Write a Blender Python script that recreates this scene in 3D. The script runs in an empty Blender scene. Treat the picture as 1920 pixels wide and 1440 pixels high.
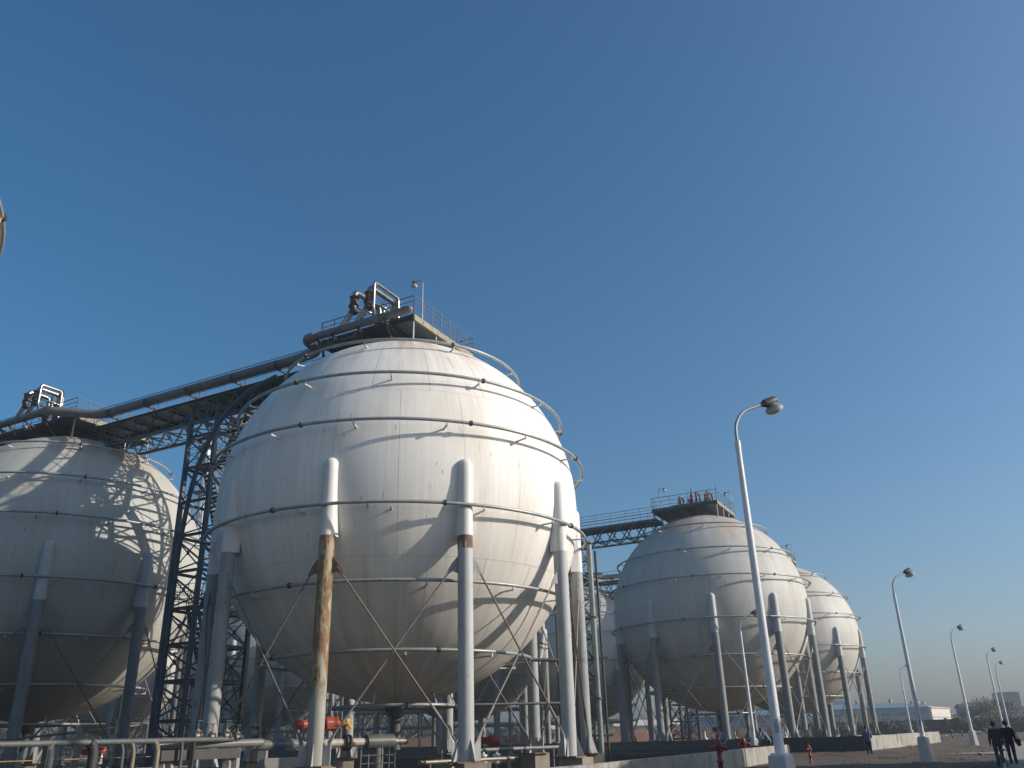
import bpy, bmesh, math, random
from mathutils import Vector, Matrix, Quaternion
random.seed(7)
PI = math.pi
R_ = math.radians
sc = bpy.context.scene
COL = sc.collection

# ------------------------------------------------------------------ camera
HAZE = 0.0007
PITCH, ROLL, EYE = 0.398214687, -0.0286267, 1.65
cam_d = bpy.data.cameras.new('camera')
cam = bpy.data.objects.new('camera', cam_d)
COL.objects.link(cam)
_f = Vector((0, math.cos(PITCH), math.sin(PITCH)))
_u = Vector((0, -math.sin(PITCH), math.cos(PITCH)))
_r = Vector((1, 0, 0))
_r2 = _r*math.cos(ROLL) + _u*math.sin(ROLL)
_u2 = _u*math.cos(ROLL) - _r*math.sin(ROLL)
m = Matrix((_r2, _u2, -_f)).transposed().to_4x4()
m.translation = (0, 0, EYE)
cam.matrix_world = m
cam_d.sensor_width = 36
cam_d.lens = 36*1572.877/1920
cam_d.clip_start = 0.1
cam_d.clip_end = 6000
sc.camera = cam

# ------------------------------------------------------------------ light
SUN_AZ, SUN_EL = R_(97), R_(23)          # azimuth clockwise from +Y
sdir = Vector((math.sin(SUN_AZ)*math.cos(SUN_EL), math.cos(SUN_AZ)*math.cos(SUN_EL), math.sin(SUN_EL)))
sl = bpy.data.lights.new('sun', 'SUN')
sl.energy = 5.0
sl.angle = R_(0.5)
sl.color = (1.0, 0.915, 0.81)
so = bpy.data.objects.new('sun', sl)
COL.objects.link(so)
so.rotation_euler = sdir.to_track_quat('Z', 'Y').to_euler()
so.location = (60, -20, 60)
w = bpy.data.worlds.new('World')
sc.world = w
w.use_nodes = True
nt = w.node_tree
nt.nodes.clear()
sky = nt.nodes.new('ShaderNodeTexSky')
sky.sky_type = 'NISHITA'
sky.sun_disc = False
sky.sun_elevation = SUN_EL
sky.sun_rotation = SUN_AZ
sky.altitude = 0
sky.air_density = 1.0
sky.dust_density = 2.8
sky.ozone_density = 5.0
bg = nt.nodes.new('ShaderNodeBackground')
bg.inputs['Strength'].default_value = 0.132
out = nt.nodes.new('ShaderNodeOutputWorld')
gm = nt.nodes.new('ShaderNodeHueSaturation')
gm.inputs['Hue'].default_value = 0.490
gm.inputs['Saturation'].default_value = 1.2
nt.links.new(sky.outputs[0], gm.inputs['Color'])
nt.links.new(gm.outputs[0], bg.inputs[0])
nt.links.new(bg.outputs[0], out.inputs[0])
vs = sc.view_settings
vs.view_transform = 'Standard'
vs.look = 'None'
vs.exposure = 0.0
vs.gamma = 1.0
vs.use_curve_mapping = False
sc.cycles.use_denoising = True
sc.cycles.max_bounces = 6
sc.cycles.sample_clamp_indirect = 8
sc.cycles.volume_bounces = 0

# ------------------------------------------------------------------ materials
MATS = {}
def nodes_of(name):
    mt = bpy.data.materials.new(name)
    mt.use_nodes = True
    n = mt.node_tree
    b = n.nodes['Principled BSDF']
    return mt, n, b
def N(n, t, **kw):
    x = n.nodes.new(t)
    for k_, v_ in kw.items():
        setattr(x, k_, v_)
    return x
def ramp(n, fac, a, b, c0=(0,0,0,1), c1=(1,1,1,1)):
    r = N(n, 'ShaderNodeValToRGB')
    r.color_ramp.elements[0].position = a
    r.color_ramp.elements[1].position = b
    r.color_ramp.elements[0].color = c0
    r.color_ramp.elements[1].color = c1
    n.links.new(fac, r.inputs[0])
    return r.outputs[0]
def mixc(n, fac, a, b):
    x = N(n, 'ShaderNodeMix', data_type='RGBA')
    if isinstance(fac, float): x.inputs[0].default_value = fac
    else: n.links.new(fac, x.inputs[0])
    for i, v_ in ((6, a), (7, b)):
        if isinstance(v_, (tuple, list)): x.inputs[i].default_value = (*v_[:3], 1)
        else: n.links.new(v_, x.inputs[i])
    return x.outputs[2]
def mat(name, c1, c2=None, scale=3.0, rough=0.6, metal=0.0, bump=0.0, stretch=(1,1,1), spots=None, spot_amt=(0.55,0.62), spot_scale=6.0, spot_stretch=(1,1,1), detail=5, spec=0.4):
    if name in MATS: return MATS[name]
    mt, n, b = nodes_of(name)
    g = N(n, 'ShaderNodeNewGeometry')
    mp = N(n, 'ShaderNodeMapping')
    mp.inputs['Scale'].default_value = stretch
    n.links.new(g.outputs['Position'], mp.inputs[0])
    nz = N(n, 'ShaderNodeTexNoise')
    nz.inputs['Scale'].default_value = scale
    nz.inputs['Detail'].default_value = detail
    nz.inputs['Roughness'].default_value = 0.62
    n.links.new(mp.outputs[0], nz.inputs['Vector'])
    col = mixc(n, ramp(n, nz.outputs[0], 0.32, 0.7), c1, c2 or tuple(x*0.72 for x in c1))
    if spots:
        mp2 = N(n, 'ShaderNodeMapping')
        mp2.inputs['Scale'].default_value = spot_stretch
        n.links.new(g.outputs['Position'], mp2.inputs[0])
        n2 = N(n, 'ShaderNodeTexNoise')
        n2.inputs['Scale'].default_value = spot_scale
        n2.inputs['Detail'].default_value = 7
        n2.inputs['Roughness'].default_value = 0.7
        n.links.new(mp2.outputs[0], n2.inputs['Vector'])
        col = mixc(n, ramp(n, n2.outputs[0], *spot_amt), col, spots)
    n.links.new(col, b.inputs['Base Color'])
    b.inputs['Roughness'].default_value = rough
    b.inputs['Metallic'].default_value = metal
    b.inputs['Specular IOR Level'].default_value = spec
    if bump:
        bp = N(n, 'ShaderNodeBump')
        bp.inputs['Strength'].default_value = bump
        bp.inputs['Distance'].default_value = 0.03
        n.links.new(nz.outputs[0], bp.inputs['Height'])
        n.links.new(bp.outputs[0], b.inputs['Normal'])
    MATS[name] = mt
    return mt

def shell_mat(name, cx, cy, cz, R, tint=(1,1,1)):
    """white tank paint with vertical rain streaks, rust runs off the crown and dirt plus painted ground bounce on the underside"""
    mt, n, b = nodes_of(name)
    g = N(n, 'ShaderNodeNewGeometry')
    sub = N(n, 'ShaderNodeVectorMath', operation='SUBTRACT')
    sub.inputs[1].default_value = (cx, cy, cz)
    n.links.new(g.outputs['Position'], sub.inputs[0])
    sp = N(n, 'ShaderNodeSeparateXYZ')
    n.links.new(sub.outputs[0], sp.inputs[0])
    at = N(n, 'ShaderNodeMath', operation='ARCTAN2')
    n.links.new(sp.outputs['Y'], at.inputs[0])
    n.links.new(sp.outputs['X'], at.inputs[1])
    def streak(ka, kz, seed, scale, detail=4):
        m1 = N(n, 'ShaderNodeMath', operation='MULTIPLY'); m1.inputs[1].default_value = ka
        n.links.new(at.outputs[0], m1.inputs[0])
        m2 = N(n, 'ShaderNodeMath', operation='MULTIPLY'); m2.inputs[1].default_value = kz
        n.links.new(sp.outputs['Z'], m2.inputs[0])
        cb = N(n, 'ShaderNodeCombineXYZ')
        n.links.new(m1.outputs[0], cb.inputs[0]); n.links.new(m2.outputs[0], cb.inputs[1])
        cb.inputs[2].default_value = seed
        nz = N(n, 'ShaderNodeTexNoise')
        nz.inputs['Scale'].default_value = scale
        nz.inputs['Detail'].default_value = detail
        nz.inputs['Roughness'].default_value = 0.6
        n.links.new(cb.outputs[0], nz.inputs['Vector'])
        return nz.outputs[0]
    def mul(a, k_):
        x = N(n, 'ShaderNodeMath', operation='MULTIPLY')
        n.links.new(a, x.inputs[0])
        if isinstance(k_, float): x.inputs[1].default_value = k_
        else: n.links.new(k_, x.inputs[1])
        return x.outputs[0]
    def zr(a, c):
        x = N(n, 'ShaderNodeMapRange')
        x.inputs['From Min'].default_value = a
        x.inputs['From Max'].default_value = c
        n.links.new(sp.outputs['Z'], x.inputs['Value'])
        return x.outputs[0]
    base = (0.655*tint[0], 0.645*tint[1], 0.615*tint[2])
    fine = streak(46, 0.16, cx*0.37, 1.0)
    broad = streak(7, 0.22, cx*0.71+5, 1.0)
    short = streak(60, 1.1, cx*0.13+9, 1.0, 3)
    big = N(n, 'ShaderNodeTexNoise'); big.inputs['Scale'].default_value = 0.35; big.inputs['Detail'].default_value = 6
    n.links.new(g.outputs['Position'], big.inputs['Vector'])
    col = mixc(n, mul(ramp(n, fine, 0.42, 0.72), 0.34), base, tuple(a*b for a,b in zip((0.46, 0.42, 0.36),tint)))
    col = mixc(n, mul(ramp(n, broad, 0.46, 0.72), 0.46), col, tuple(a*b for a,b in zip((0.45, 0.395, 0.33),tint)))
    col = mixc(n, mul(ramp(n, big.outputs[0], 0.42, 0.75), 0.22), col, tuple(a*b for a,b in zip((0.44, 0.415, 0.375),tint)))
    # grime run down to the underside, brownish ground reflection painted in with it
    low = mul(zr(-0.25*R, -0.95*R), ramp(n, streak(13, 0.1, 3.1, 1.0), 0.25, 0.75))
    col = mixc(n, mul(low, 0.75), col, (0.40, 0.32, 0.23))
    # rust runs below the crown fittings
    rust = mul(mul(zr(0.55*R, 0.88*R), ramp(n, streak(8, 0.25, cy*0.3, 1.0, 6), 0.42, 0.62)), 0.75)
    col = mixc(n, rust, col, (0.42, 0.22, 0.10))
    # isolated long rust runs
    rr = mul(ramp(n, streak(18, 0.5, cy*0.7+2, 1.0, 2), 0.68, 0.78), 0.5)
    col = mixc(n, rr, col, (0.36, 0.25, 0.17))
    # short black tears of old paint
    band = mul(zr(-0.55*R, -0.1*R), zr(0.42*R, 0.05*R))
    tear = mul(mul(ramp(n, short, 0.695, 0.715), band), 0.85)
    col = mixc(n, tear, col, (0.10, 0.09, 0.08))
    n.links.new(col, b.inputs['Base Color'])
    b.inputs['Roughness'].default_value = 0.58
    b.inputs['Specular IOR Level'].default_value = 0.3
    bp = N(n, 'ShaderNodeBump'); bp.inputs['Strength'].default_value = 0.10; bp.inputs['Distance'].default_value = 0.05
    n.links.new(big.outputs[0], bp.inputs['Height'])
    n.links.new(bp.outputs[0], b.inputs['Normal'])
    return mt

STEEL = mat('blue_steel', (0.075,0.105,0.135), (0.045,0.06,0.075), 4, 0.5, spots=(0.10,0.07,0.05), spot_amt=(0.62,0.75))
STEEL_D = mat('dark_steel', (0.045,0.05,0.055), (0.025,0.027,0.03), 4, 0.6)
GALV = mat('galvanised', (0.25,0.265,0.275), (0.16,0.17,0.18), 5, 0.45, metal=0.35)
RAIL = mat('rail_grey', (0.16,0.18,0.20), (0.09,0.10,0.11), 6, 0.5)
CLAD = mat('silver_cladding', (0.40,0.385,0.365), (0.24,0.22,0.20), 2.2, 0.30, metal=0.85, spots=(0.20,0.13,0.09), spot_amt=(0.6,0.75), spot_scale=3)
PIPE = mat('grey_pipe_paint', (0.185,0.182,0.175), (0.125,0.122,0.118), 3, 0.45, spots=(0.17,0.13,0.10), spot_amt=(0.6,0.72))
PIPE_D = mat('dark_grey_pipe', (0.11,0.113,0.11), (0.07,0.072,0.07), 3, 0.45, spots=(0.10,0.07,0.05), spot_amt=(0.55,0.7))
BROWN = mat('rusty_fitting', (0.12,0.075,0.055), (0.06,0.045,0.04), 7, 0.6, metal=0.2)
REDBR = mat('red_brown_paint', (0.17,0.06,0.05), (0.08,0.04,0.04), 6, 0.55)
RINGM = mat('ring_pipe_paint', (0.36,0.37,0.36), (0.25,0.26,0.255), 4, 0.4, metal=0.2, spots=(0.16,0.10,0.07), spot_amt=(0.62,0.7))
FLANGE = mat('flange_black', (0.035,0.035,0.037), (0.06,0.045,0.04), 5, 0.6)
BRKT = mat('bracket_pale', (0.62,0.60,0.56), (0.40,0.36,0.31), 9, 0.6, spots=(0.26,0.15,0.09), spot_amt=(0.55,0.66))
LEGW = mat('leg_white', (0.70,0.69,0.665), (0.58,0.565,0.535), 1.5, 0.55, stretch=(3,3,0.6), spots=(0.45,0.38,0.30), spot_amt=(0.68,0.8), spot_scale=2)
LEGW2 = mat('leg_white_dull', (0.50,0.51,0.51), (0.40,0.41,0.41), 1.5, 0.6, stretch=(3,3,0.6))
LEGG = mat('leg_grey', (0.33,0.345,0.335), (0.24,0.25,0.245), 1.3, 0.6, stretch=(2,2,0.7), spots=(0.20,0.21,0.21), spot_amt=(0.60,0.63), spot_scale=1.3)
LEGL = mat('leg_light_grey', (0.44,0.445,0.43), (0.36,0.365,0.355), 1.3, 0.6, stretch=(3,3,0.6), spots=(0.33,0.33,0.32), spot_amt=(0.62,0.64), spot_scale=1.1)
LEGC = mat('leg_dull_grey', (0.24,0.25,0.245), (0.17,0.18,0.18), 1.3, 0.65, stretch=(3,3,0.6))
def rusty_leg_mat():
    """grey-beige paint flaking to ochre rust over the middle of the leg"""
    mt, n, b = nodes_of('leg_rusty')
    g = N(n, 'ShaderNodeNewGeometry')
    sp = N(n, 'ShaderNodeSeparateXYZ'); n.links.new(g.outputs['Position'], sp.inputs[0])
    def noise(scale, st, det=8, seed=0.0):
        mp = N(n, 'ShaderNodeMapping'); mp.inputs['Scale'].default_value = st; mp.inputs['Location'].default_value = (seed, seed, seed)
        n.links.new(g.outputs['Position'], mp.inputs[0])
        z = N(n, 'ShaderNodeTexNoise'); z.inputs['Scale'].default_value = scale; z.inputs['Detail'].default_value = det; z.inputs['Roughness'].default_value = 0.65
        n.links.new(mp.outputs[0], z.inputs['Vector']); return z.outputs[0]
    def rng(a, c):
        x = N(n, 'ShaderNodeMapRange'); x.inputs['From Min'].default_value = a; x.inputs['From Max'].default_value = c
        n.links.new(sp.outputs['Z'], x.inputs['Value']); return x.outputs[0]
    def mul(a, c):
        x = N(n, 'ShaderNodeMath', operation='MULTIPLY'); n.links.new(a, x.inputs[0])
        if isinstance(c, float): x.inputs[1].default_value = c
        else: n.links.new(c, x.inputs[1])
        return x.outputs[0]
    col = mixc(n, ramp(n, noise(1.2, (3,3,.7)), .35, .7), (.33,.325,.285), (.25,.245,.21))
    col = mixc(n, mul(rng(3.0, 4.2), ramp(n, noise(1.0, (2.5,2.5,.5), 5, 3.0), .35, .6)), col, (.34,.285,.17))
    patch = mul(rng(2.7, 3.7), ramp(n, noise(2.0, (3.2,3.2,.8), 9, 7.0), .455, .505))
    col = mixc(n, mul(patch, .9), col, (.225,.115,.04))
    col = mixc(n, mul(patch, ramp(n, noise(7, (2,2,1), 6, 1.0), .5, .62)), col, (.115,.065,.035))
    n.links.new(col, b.inputs['Base Color']); b.inputs['Roughness'].default_value = .75
    MATS['leg_rusty'] = mt
    return mt
LEGR = rusty_leg_mat()
RUST = mat('rust_plate', (0.24,0.13,0.07), (0.13,0.08,0.05), 8, 0.75)
ROD = mat('brace_rod', (0.20,0.17,0.14), (0.12,0.09,0.07), 9, 0.55, metal=0.2)
RODP = mat('brace_rod_pale', (0.27,0.25,0.22), (0.16,0.135,0.11), 9, 0.55, metal=0.1)
CONC_SHADE = mat('concrete_painted_shade', (0.085,0.09,0.095), (0.055,0.058,0.062), 1.5, 0.8, bump=0.2, spots=(0.15,0.15,0.145), spot_amt=(0.6,0.75))  # darker concrete: the shade on these walls is put into the colour
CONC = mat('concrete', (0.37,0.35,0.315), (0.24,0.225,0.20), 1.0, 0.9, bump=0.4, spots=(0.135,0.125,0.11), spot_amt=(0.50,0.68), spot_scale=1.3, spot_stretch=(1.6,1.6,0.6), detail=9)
CONCP = mat('painted_pedestal', (0.52,0.52,0.505), (0.41,0.41,0.395), 2, 0.8, spots=(0.36,0.34,0.31), spot_amt=(0.62,0.75))
PLIN = mat('plinth_concrete', (0.30,0.265,0.205), (0.19,0.17,0.135), 2, 0.9, bump=0.25)
FLOORM = mat('bund_floor', (0.075,0.075,0.072), (0.045,0.045,0.043), 0.6, 0.9, bump=0.2)
SOIL = mat('soil', (0.115,0.080,0.052), (0.055,0.042,0.030), 0.35, 0.97, bump=0.9, spots=(0.04,0.034,0.026), spot_amt=(0.50,0.60), spot_scale=0.6, detail=12)
SEAM = mat('seam_sealant', (0.30,0.285,0.26), (0.22,0.19,0.16), 2, 0.8)
DRYG = mat('dry_grass', (0.13,0.105,0.055), (0.085,0.075,0.04), 3, 0.9)
ROADM = mat('road_concrete', (0.30,0.28,0.245), (0.22,0.205,0.18), 0.5, 0.9, bump=0.15, detail=8)
KERB = mat('kerb_concrete', (0.33,0.31,0.28), (0.23,0.22,0.20), 2, 0.9)
RED = mat('hydrant_red', (0.25,0.022,0.02), (0.12,0.018,0.017), 7, 0.45)
REDD = mat('valve_red', (0.30,0.04,0.03), (0.16,0.03,0.025), 8, 0.5)
ORANGE = mat('actuator_orange', (0.36,0.065,0.028), (0.24,0.045,0.022), 5, 0.45)
YELLOW = mat('yellow_paint', (0.80,0.42,0.02), (0.62,0.32,0.02), 5, 0.5)
YSTAIR = mat('yellow_stair_paint', (0.42,0.28,0.085), (0.29,0.19,0.065), 4, 0.55)
WHEEL = mat('handwheel_blue', (0.06,0.20,0.28), (0.04,0.12,0.18), 6, 0.45)
BRASS = mat('valve_body_pale', (0.26,0.23,0.175), (0.165,0.14,0.105), 6, 0.45, metal=0.3)
POLE = mat('lamp_pole_white', (0.72,0.73,0.75), (0.60,0.61,0.63), 2, 0.4)
POLED = mat('lamp_pole_grey', (0.33,0.35,0.37), (0.25,0.26,0.28), 2, 0.4, metal=0.2)
LHEAD = mat('lamp_head_brown', (0.09,0.055,0.05), (0.055,0.035,0.035), 8, 0.55)
LGLASS = mat('lamp_bowl', (0.62,0.60,0.56), (0.48,0.46,0.43), 9, 0.25)
DECKM = mat('deck_plate', (0.30,0.27,0.20), (0.20,0.18,0.14), 3, 0.7, spots=(0.16,0.11,0.07), spot_amt=(0.55,0.7))
BLUEW = mat('blue_sheet', (0.10,0.20,0.27), (0.075,0.15,0.21), 0.4, 0.6)
BLUED = mat('blue_sheet_dark', (0.055,0.10,0.14), (0.04,0.075,0.105), 0.4, 0.6)
WHITEW = mat('white_sheet', (0.62,0.58,0.50), (0.52,0.48,0.41), 0.4, 0.7)
WINDOW = mat('dark_window', (0.02,0.025,0.03), (0.03,0.035,0.04), 1, 0.15)
BRICK = mat('brick_wall', (0.20,0.12,0.085), (0.14,0.085,0.06), 3, 0.9)
FENCE = mat('dark_fence', (0.06,0.05,0.042), (0.035,0.032,0.03), 1.5, 0.9)
BARK = mat('bark', (0.07,0.055,0.04), (0.045,0.035,0.027), 5, 0.95)
LEAF = mat('leaf', (0.055,0.065,0.035), (0.035,0.042,0.025), 2, 0.8)
LEAF2 = mat('leaf_dull', (0.075,0.07,0.045), (0.045,0.042,0.03), 2, 0.85)
SKIN = mat('skin', (0.36,0.21,0.15), (0.30,0.17,0.12), 8, 0.55)
HAIR = mat('hair_black', (0.012,0.011,0.011), (0.02,0.018,0.016), 20, 0.5)
CL_BLUE = mat('cloth_blue', (0.07,0.11,0.20), (0.05,0.08,0.15), 9, 0.85)
CL_NAVY = mat('cloth_navy', (0.022,0.028,0.05), (0.015,0.018,0.034), 9, 0.85)
CL_DGREEN = mat('cloth_dark_green', (0.055,0.062,0.045), (0.022,0.027,0.022), 9, 0.85)
CL_BLACK = mat('cloth_black', (0.018,0.018,0.02), (0.011,0.011,0.012), 9, 0.85)
CL_JEAN = mat('cloth_jeans', (0.045,0.065,0.10), (0.03,0.045,0.07), 9, 0.85)
CL_LBLUE = mat('cloth_light_blue', (0.16,0.25,0.36), (0.11,0.18,0.27), 9, 0.85)
WHITEP = mat('white_paint', (0.74,0.73,0.70), (0.58,0.57,0.54), 4, 0.6)
RUBBLE = mat('rubble_stone', (0.36,0.33,0.29), (0.10,0.09,0.085), 1.6, 0.95)
COLUMN = mat('column_cladding', (0.60,0.64,0.68), (0.45,0.48,0.52), 0.8, 0.35, metal=0.4)
LADDERB = mat('ladder_blue', (0.10,0.25,0.38), (0.07,0.18,0.28), 3, 0.5)

# ------------------------------------------------------------------ mesh helpers
WM = {}          # world matrix of every object built
def link(o, M, parent=None):
    COL.objects.link(o)
    if parent is not None:
        o.parent = parent
        o.matrix_parent_inverse = WM[parent.name].inverted()
    o.matrix_basis = M
    WM[o.name] = M
    return o
def empty(name, loc, label=None, cat=None, group=None):
    o = bpy.data.objects.new(name, None)
    o.empty_display_size = 0.3
    link(o, Matrix.Translation(loc))
    return tag(o, label, cat, group)
def tag(o, label=None, cat=None, group=None, kind=None):
    if label: o['label'] = label
    if cat: o['category'] = cat
    if group: o['group'] = group
    if kind: o['kind'] = kind
    return o

class MB:
    def __init__(s): s.v=[]; s.f=[]; s.sm=[]
    def _add(s, vs, fs, smooth=False):
        o=len(s.v); s.v+= [Vector(x) for x in vs]
        for f in fs: s.f.append([i+o for i in f]); s.sm.append(smooth)
    def box(s, lo, hi, M=None):
        x0,y0,z0=lo; x1,y1,z1=hi
        vs=[Vector(p) for p in ((x0,y0,z0),(x1,y0,z0),(x1,y1,z0),(x0,y1,z0),(x0,y0,z1),(x1,y0,z1),(x1,y1,z1),(x0,y1,z1))]
        if M: vs=[M@p for p in vs]
        s._add(vs,[(0,3,2,1),(4,5,6,7),(0,1,5,4),(1,2,6,5),(2,3,7,6),(3,0,4,7)])
        return s
    def obox(s, p0, p1, a, b, up=(0,0,1)):
        """bar from p0 to p1, width a (sideways) and depth b (along up)"""
        p0=Vector(p0);p1=Vector(p1);d=(p1-p0).normalized();u=Vector(up)
        x=d.cross(u)
        if x.length<1e-4: x=d.cross(Vector((1,0,0)))
        x.normalize(); y=x.cross(d).normalized()
        vs=[]
        for p in (p0,p1):
            for sx,sy in ((-1,-1),(1,-1),(1,1),(-1,1)): vs.append(p+x*(a/2*sx)+y*(b/2*sy))
        s._add(vs,[(3,2,1,0),(4,5,6,7),(0,1,5,4),(1,2,6,5),(2,3,7,6),(3,0,4,7)])
        return s
    def cyl(s, p0, p1, r, r2=None, n=12, caps=True, smooth=True):
        p0=Vector(p0);p1=Vector(p1);d=(p1-p0).normalized();r2=r if r2 is None else r2
        x=d.orthogonal().normalized();y=d.cross(x)
        vs=[]
        for p,rr in ((p0,r),(p1,r2)):
            for i in range(n):
                a=2*PI*i/n; vs.append(p+x*(rr*math.cos(a))+y*(rr*math.sin(a)))
        s._add(vs,[(i,(i+1)%n,n+(i+1)%n,n+i) for i in range(n)],smooth)
        if caps: s._add(vs[:n],[tuple(range(n-1,-1,-1))]); s._add(vs[n:],[tuple(range(n))])
        return s
    def tube(s, pts, r, n=10, caps=True, closed=False):
        pts=[Vector(p) for p in pts]; m_=len(pts); rings=[]
        t0=(pts[1]-pts[0]).normalized(); x=t0.orthogonal().normalized()
        rs = r if isinstance(r,(list,tuple)) else [r]*m_
        for i,p in enumerate(pts):
            if closed: t=(pts[(i+1)%m_]-pts[i-1]).normalized()
            elif i==0: t=t0
            elif i==m_-1: t=(pts[i]-pts[i-1]).normalized()
            else: t=((pts[i+1]-p).normalized()+(p-pts[i-1]).normalized()).normalized()
            x=(x-t*x.dot(t)).normalized(); y=t.cross(x)
            rings.append([p+x*(rs[i]*math.cos(2*PI*j/n))+y*(rs[i]*math.sin(2*PI*j/n)) for j in range(n)])
        vs=[q for g_ in rings for q in g_]; fs=[]
        for i in range(m_ if closed else m_-1):
            a=i*n;b=((i+1)%m_)*n
            fs+=[(a+j,a+(j+1)%n,b+(j+1)%n,b+j) for j in range(n)]
        s._add(vs,fs,True)
        if caps and not closed:
            s._add(rings[0],[tuple(range(n-1,-1,-1))]); s._add(rings[-1],[tuple(range(n))])
        return s
    def lathe(s, c, prof, n=16, axis=(0,0,1), smooth=True):
        """prof: list of (radius, height) along axis from c"""
        c=Vector(c); d=Vector(axis).normalized(); x=d.orthogonal().normalized(); y=d.cross(x); vs=[]
        for r,h in prof:
            for i in range(n):
                a=2*PI*i/n; vs.append(c+d*h+x*(r*math.cos(a))+y*(r*math.sin(a)))
        fs=[]
        for k_ in range(len(prof)-1):
            fs+=[(k_*n+i,k_*n+(i+1)%n,(k_+1)*n+(i+1)%n,(k_+1)*n+i) for i in range(n)]
        s._add(vs,fs,smooth)
        if prof[0][0]>1e-4: s._add(vs[:n],[tuple(range(n-1,-1,-1))])
        if prof[-1][0]>1e-4: s._add(vs[-n:],[tuple(range(n))])
        return s
    def prism(s, poly, h0, h1):
        n=len(poly); vs=[(x,y,h0) for x,y in poly]+[(x,y,h1) for x,y in poly]
        s._add(vs,[tuple(range(n-1,-1,-1)),tuple(range(n,2*n))]+[(i,(i+1)%n,n+(i+1)%n,n+i) for i in range(n)])
        return s
    def plate(s, pts, thick, nrm):
        """flat polygon (3D points) given a thickness along nrm"""
        nv=Vector(nrm).normalized()*(thick/2); n=len(pts)
        vs=[Vector(p)-nv for p in pts]+[Vector(p)+nv for p in pts]
        s._add(vs,[tuple(range(n-1,-1,-1)),tuple(range(n,2*n))]+[(i,(i+1)%n,n+(i+1)%n,n+i) for i in range(n)])
        return s
    def mesh(s, name, material, origin):
        me=bpy.data.meshes.new(name)
        o=Vector(origin)
        me.from_pydata([v-o for v in s.v],[],s.f)
        me.polygons.foreach_set('use_smooth', s.sm)
        me.materials.append(material)
        bm=bmesh.new(); bm.from_mesh(me); bmesh.ops.recalc_face_normals(bm,faces=bm.faces); bm.to_mesh(me); bm.free()
        me.update()
        return me
    def build(s, name, material, parent=None, origin=None):
        if origin is None:
            xs=[v.x for v in s.v]; ys=[v.y for v in s.v]; zs=[v.z for v in s.v]
            origin=((min(xs)+max(xs))/2,(min(ys)+max(ys))/2,min(zs))
        o=bpy.data.objects.new(name, s.mesh(name, material, origin))
        return link(o, Matrix.Translation(origin), parent)

UNIT={}
def unit(shape, material, n=8):
    key=(shape,material.name,n)
    if key in UNIT: return UNIT[key]
    mb=MB()
    if shape=='cyl': mb.cyl((0,0,0),(0,0,1),1,n=n)
    elif shape=='box': mb.box((-.5,-.5,0),(.5,.5,1))
    elif shape=='angle':      # L section
        mb.box((-.5,-.5,0),(.5,-.36,1)); mb.box((-.5,-.36,0),(-.36,.5,1))
    elif shape=='ibeam':
        mb.box((-.5,-.5,0),(.5,-.38,1)); mb.box((-.5,.38,0),(.5,.5,1)); mb.box((-.07,-.38,0),(.07,.38,1))
    elif shape=='disc': mb.cyl((0,0,-.5),(0,0,.5),1,n=16)
    UNIT[key]=mb.mesh(shape+'_mesh', material, (0,0,0))
    return UNIT[key]
def strut(name, p0, p1, a, material, parent=None, shape='cyl', b=None, up=(0,0,1), n=8):
    """member from p0 to p1: radius a (cyl) or width a x depth b (box/angle/ibeam)"""
    p0=Vector(p0);p1=Vector(p1);d=p1-p0;L=d.length;d.normalize();u=Vector(up)
    x=u.cross(d)
    if x.length<1e-3: x=Vector((1,0,0)).cross(d) if abs(d.x)<0.9 else Vector((0,1,0)).cross(d)
    x.normalize(); y=d.cross(x)
    b=a if b is None else b
    M=Matrix(((x.x*a,y.x*b,d.x*L,p0.x),(x.y*a,y.y*b,d.y*L,p0.y),(x.z*a,y.z*b,d.z*L,p0.z),(0,0,0,1)))
    o=bpy.data.objects.new(name, unit(shape,material,n))
    return link(o, M, parent)
def disc(name, p, axis, r, t, material, parent):
    ax=Vector(axis).normalized()
    return strut(name, Vector(p)-ax*t/2, Vector(p)+ax*t/2, r, material, parent, n=14)
def arc_pts(c, e1, e2, r, a0, a1, n=8):
    c=Vector(c);e1=Vector(e1);e2=Vector(e2)
    return [c+e1*(r*math.cos(a0+(a1-a0)*i/n))+e2*(r*math.sin(a0+(a1-a0)*i/n)) for i in range(n+1)]
def bend_path(pts, rad, n=6):
    """polyline with rounded corners"""
    pts=[Vector(p) for p in pts]; outp=[pts[0]]
    for i in range(1,len(pts)-1):
        a=(pts[i-1]-pts[i]); b=(pts[i+1]-pts[i]); la,lb=a.length,b.length
        r=min(rad,la*.45,lb*.45); a.normalize(); b.normalize()
        p0=pts[i]+a*r; p1=pts[i]+b*r
        for k_ in range(n+1):
            t=k_/n; outp.append(p0*(1-t)**2+pts[i]*(2*t*(1-t))+p1*t*t)
    outp.append(pts[-1]); return outp

VH=Vector((-.8845,.4665,0)).normalized(); UH=Vector((.4665,.8845,0)).normalized(); ZH=Vector((0,0,1))
def T(base, s, w_, z): return Vector((base[0],base[1],0))+VH*s+UH*w_+ZH*z
def TA(s, w_, z): return T(TANK['A'], s, w_, z)
RT=7.85; HC=10.89
_v=Vector((-21.25,10.85))
_A=Vector((-5.142,36.85)); _C=Vector((15.88,71.73)); _D=Vector((29.04,96.24))
TANK=dict(A=_A, B=Vector((-26.34,48.03)), C=_C, D=_D, E=_D+_v, F=_C+_v, I=_C+_v*2, G=_C+_v*3, J=_D+_v*2, H=_A-Vector((.4727,.8812))*28.3)
def on_sphere_z(x,y,c):
    r2=(x-c[0])**2+(y-c[1])**2
    return HC+math.sqrt(max(0,RT*RT-r2))
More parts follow.
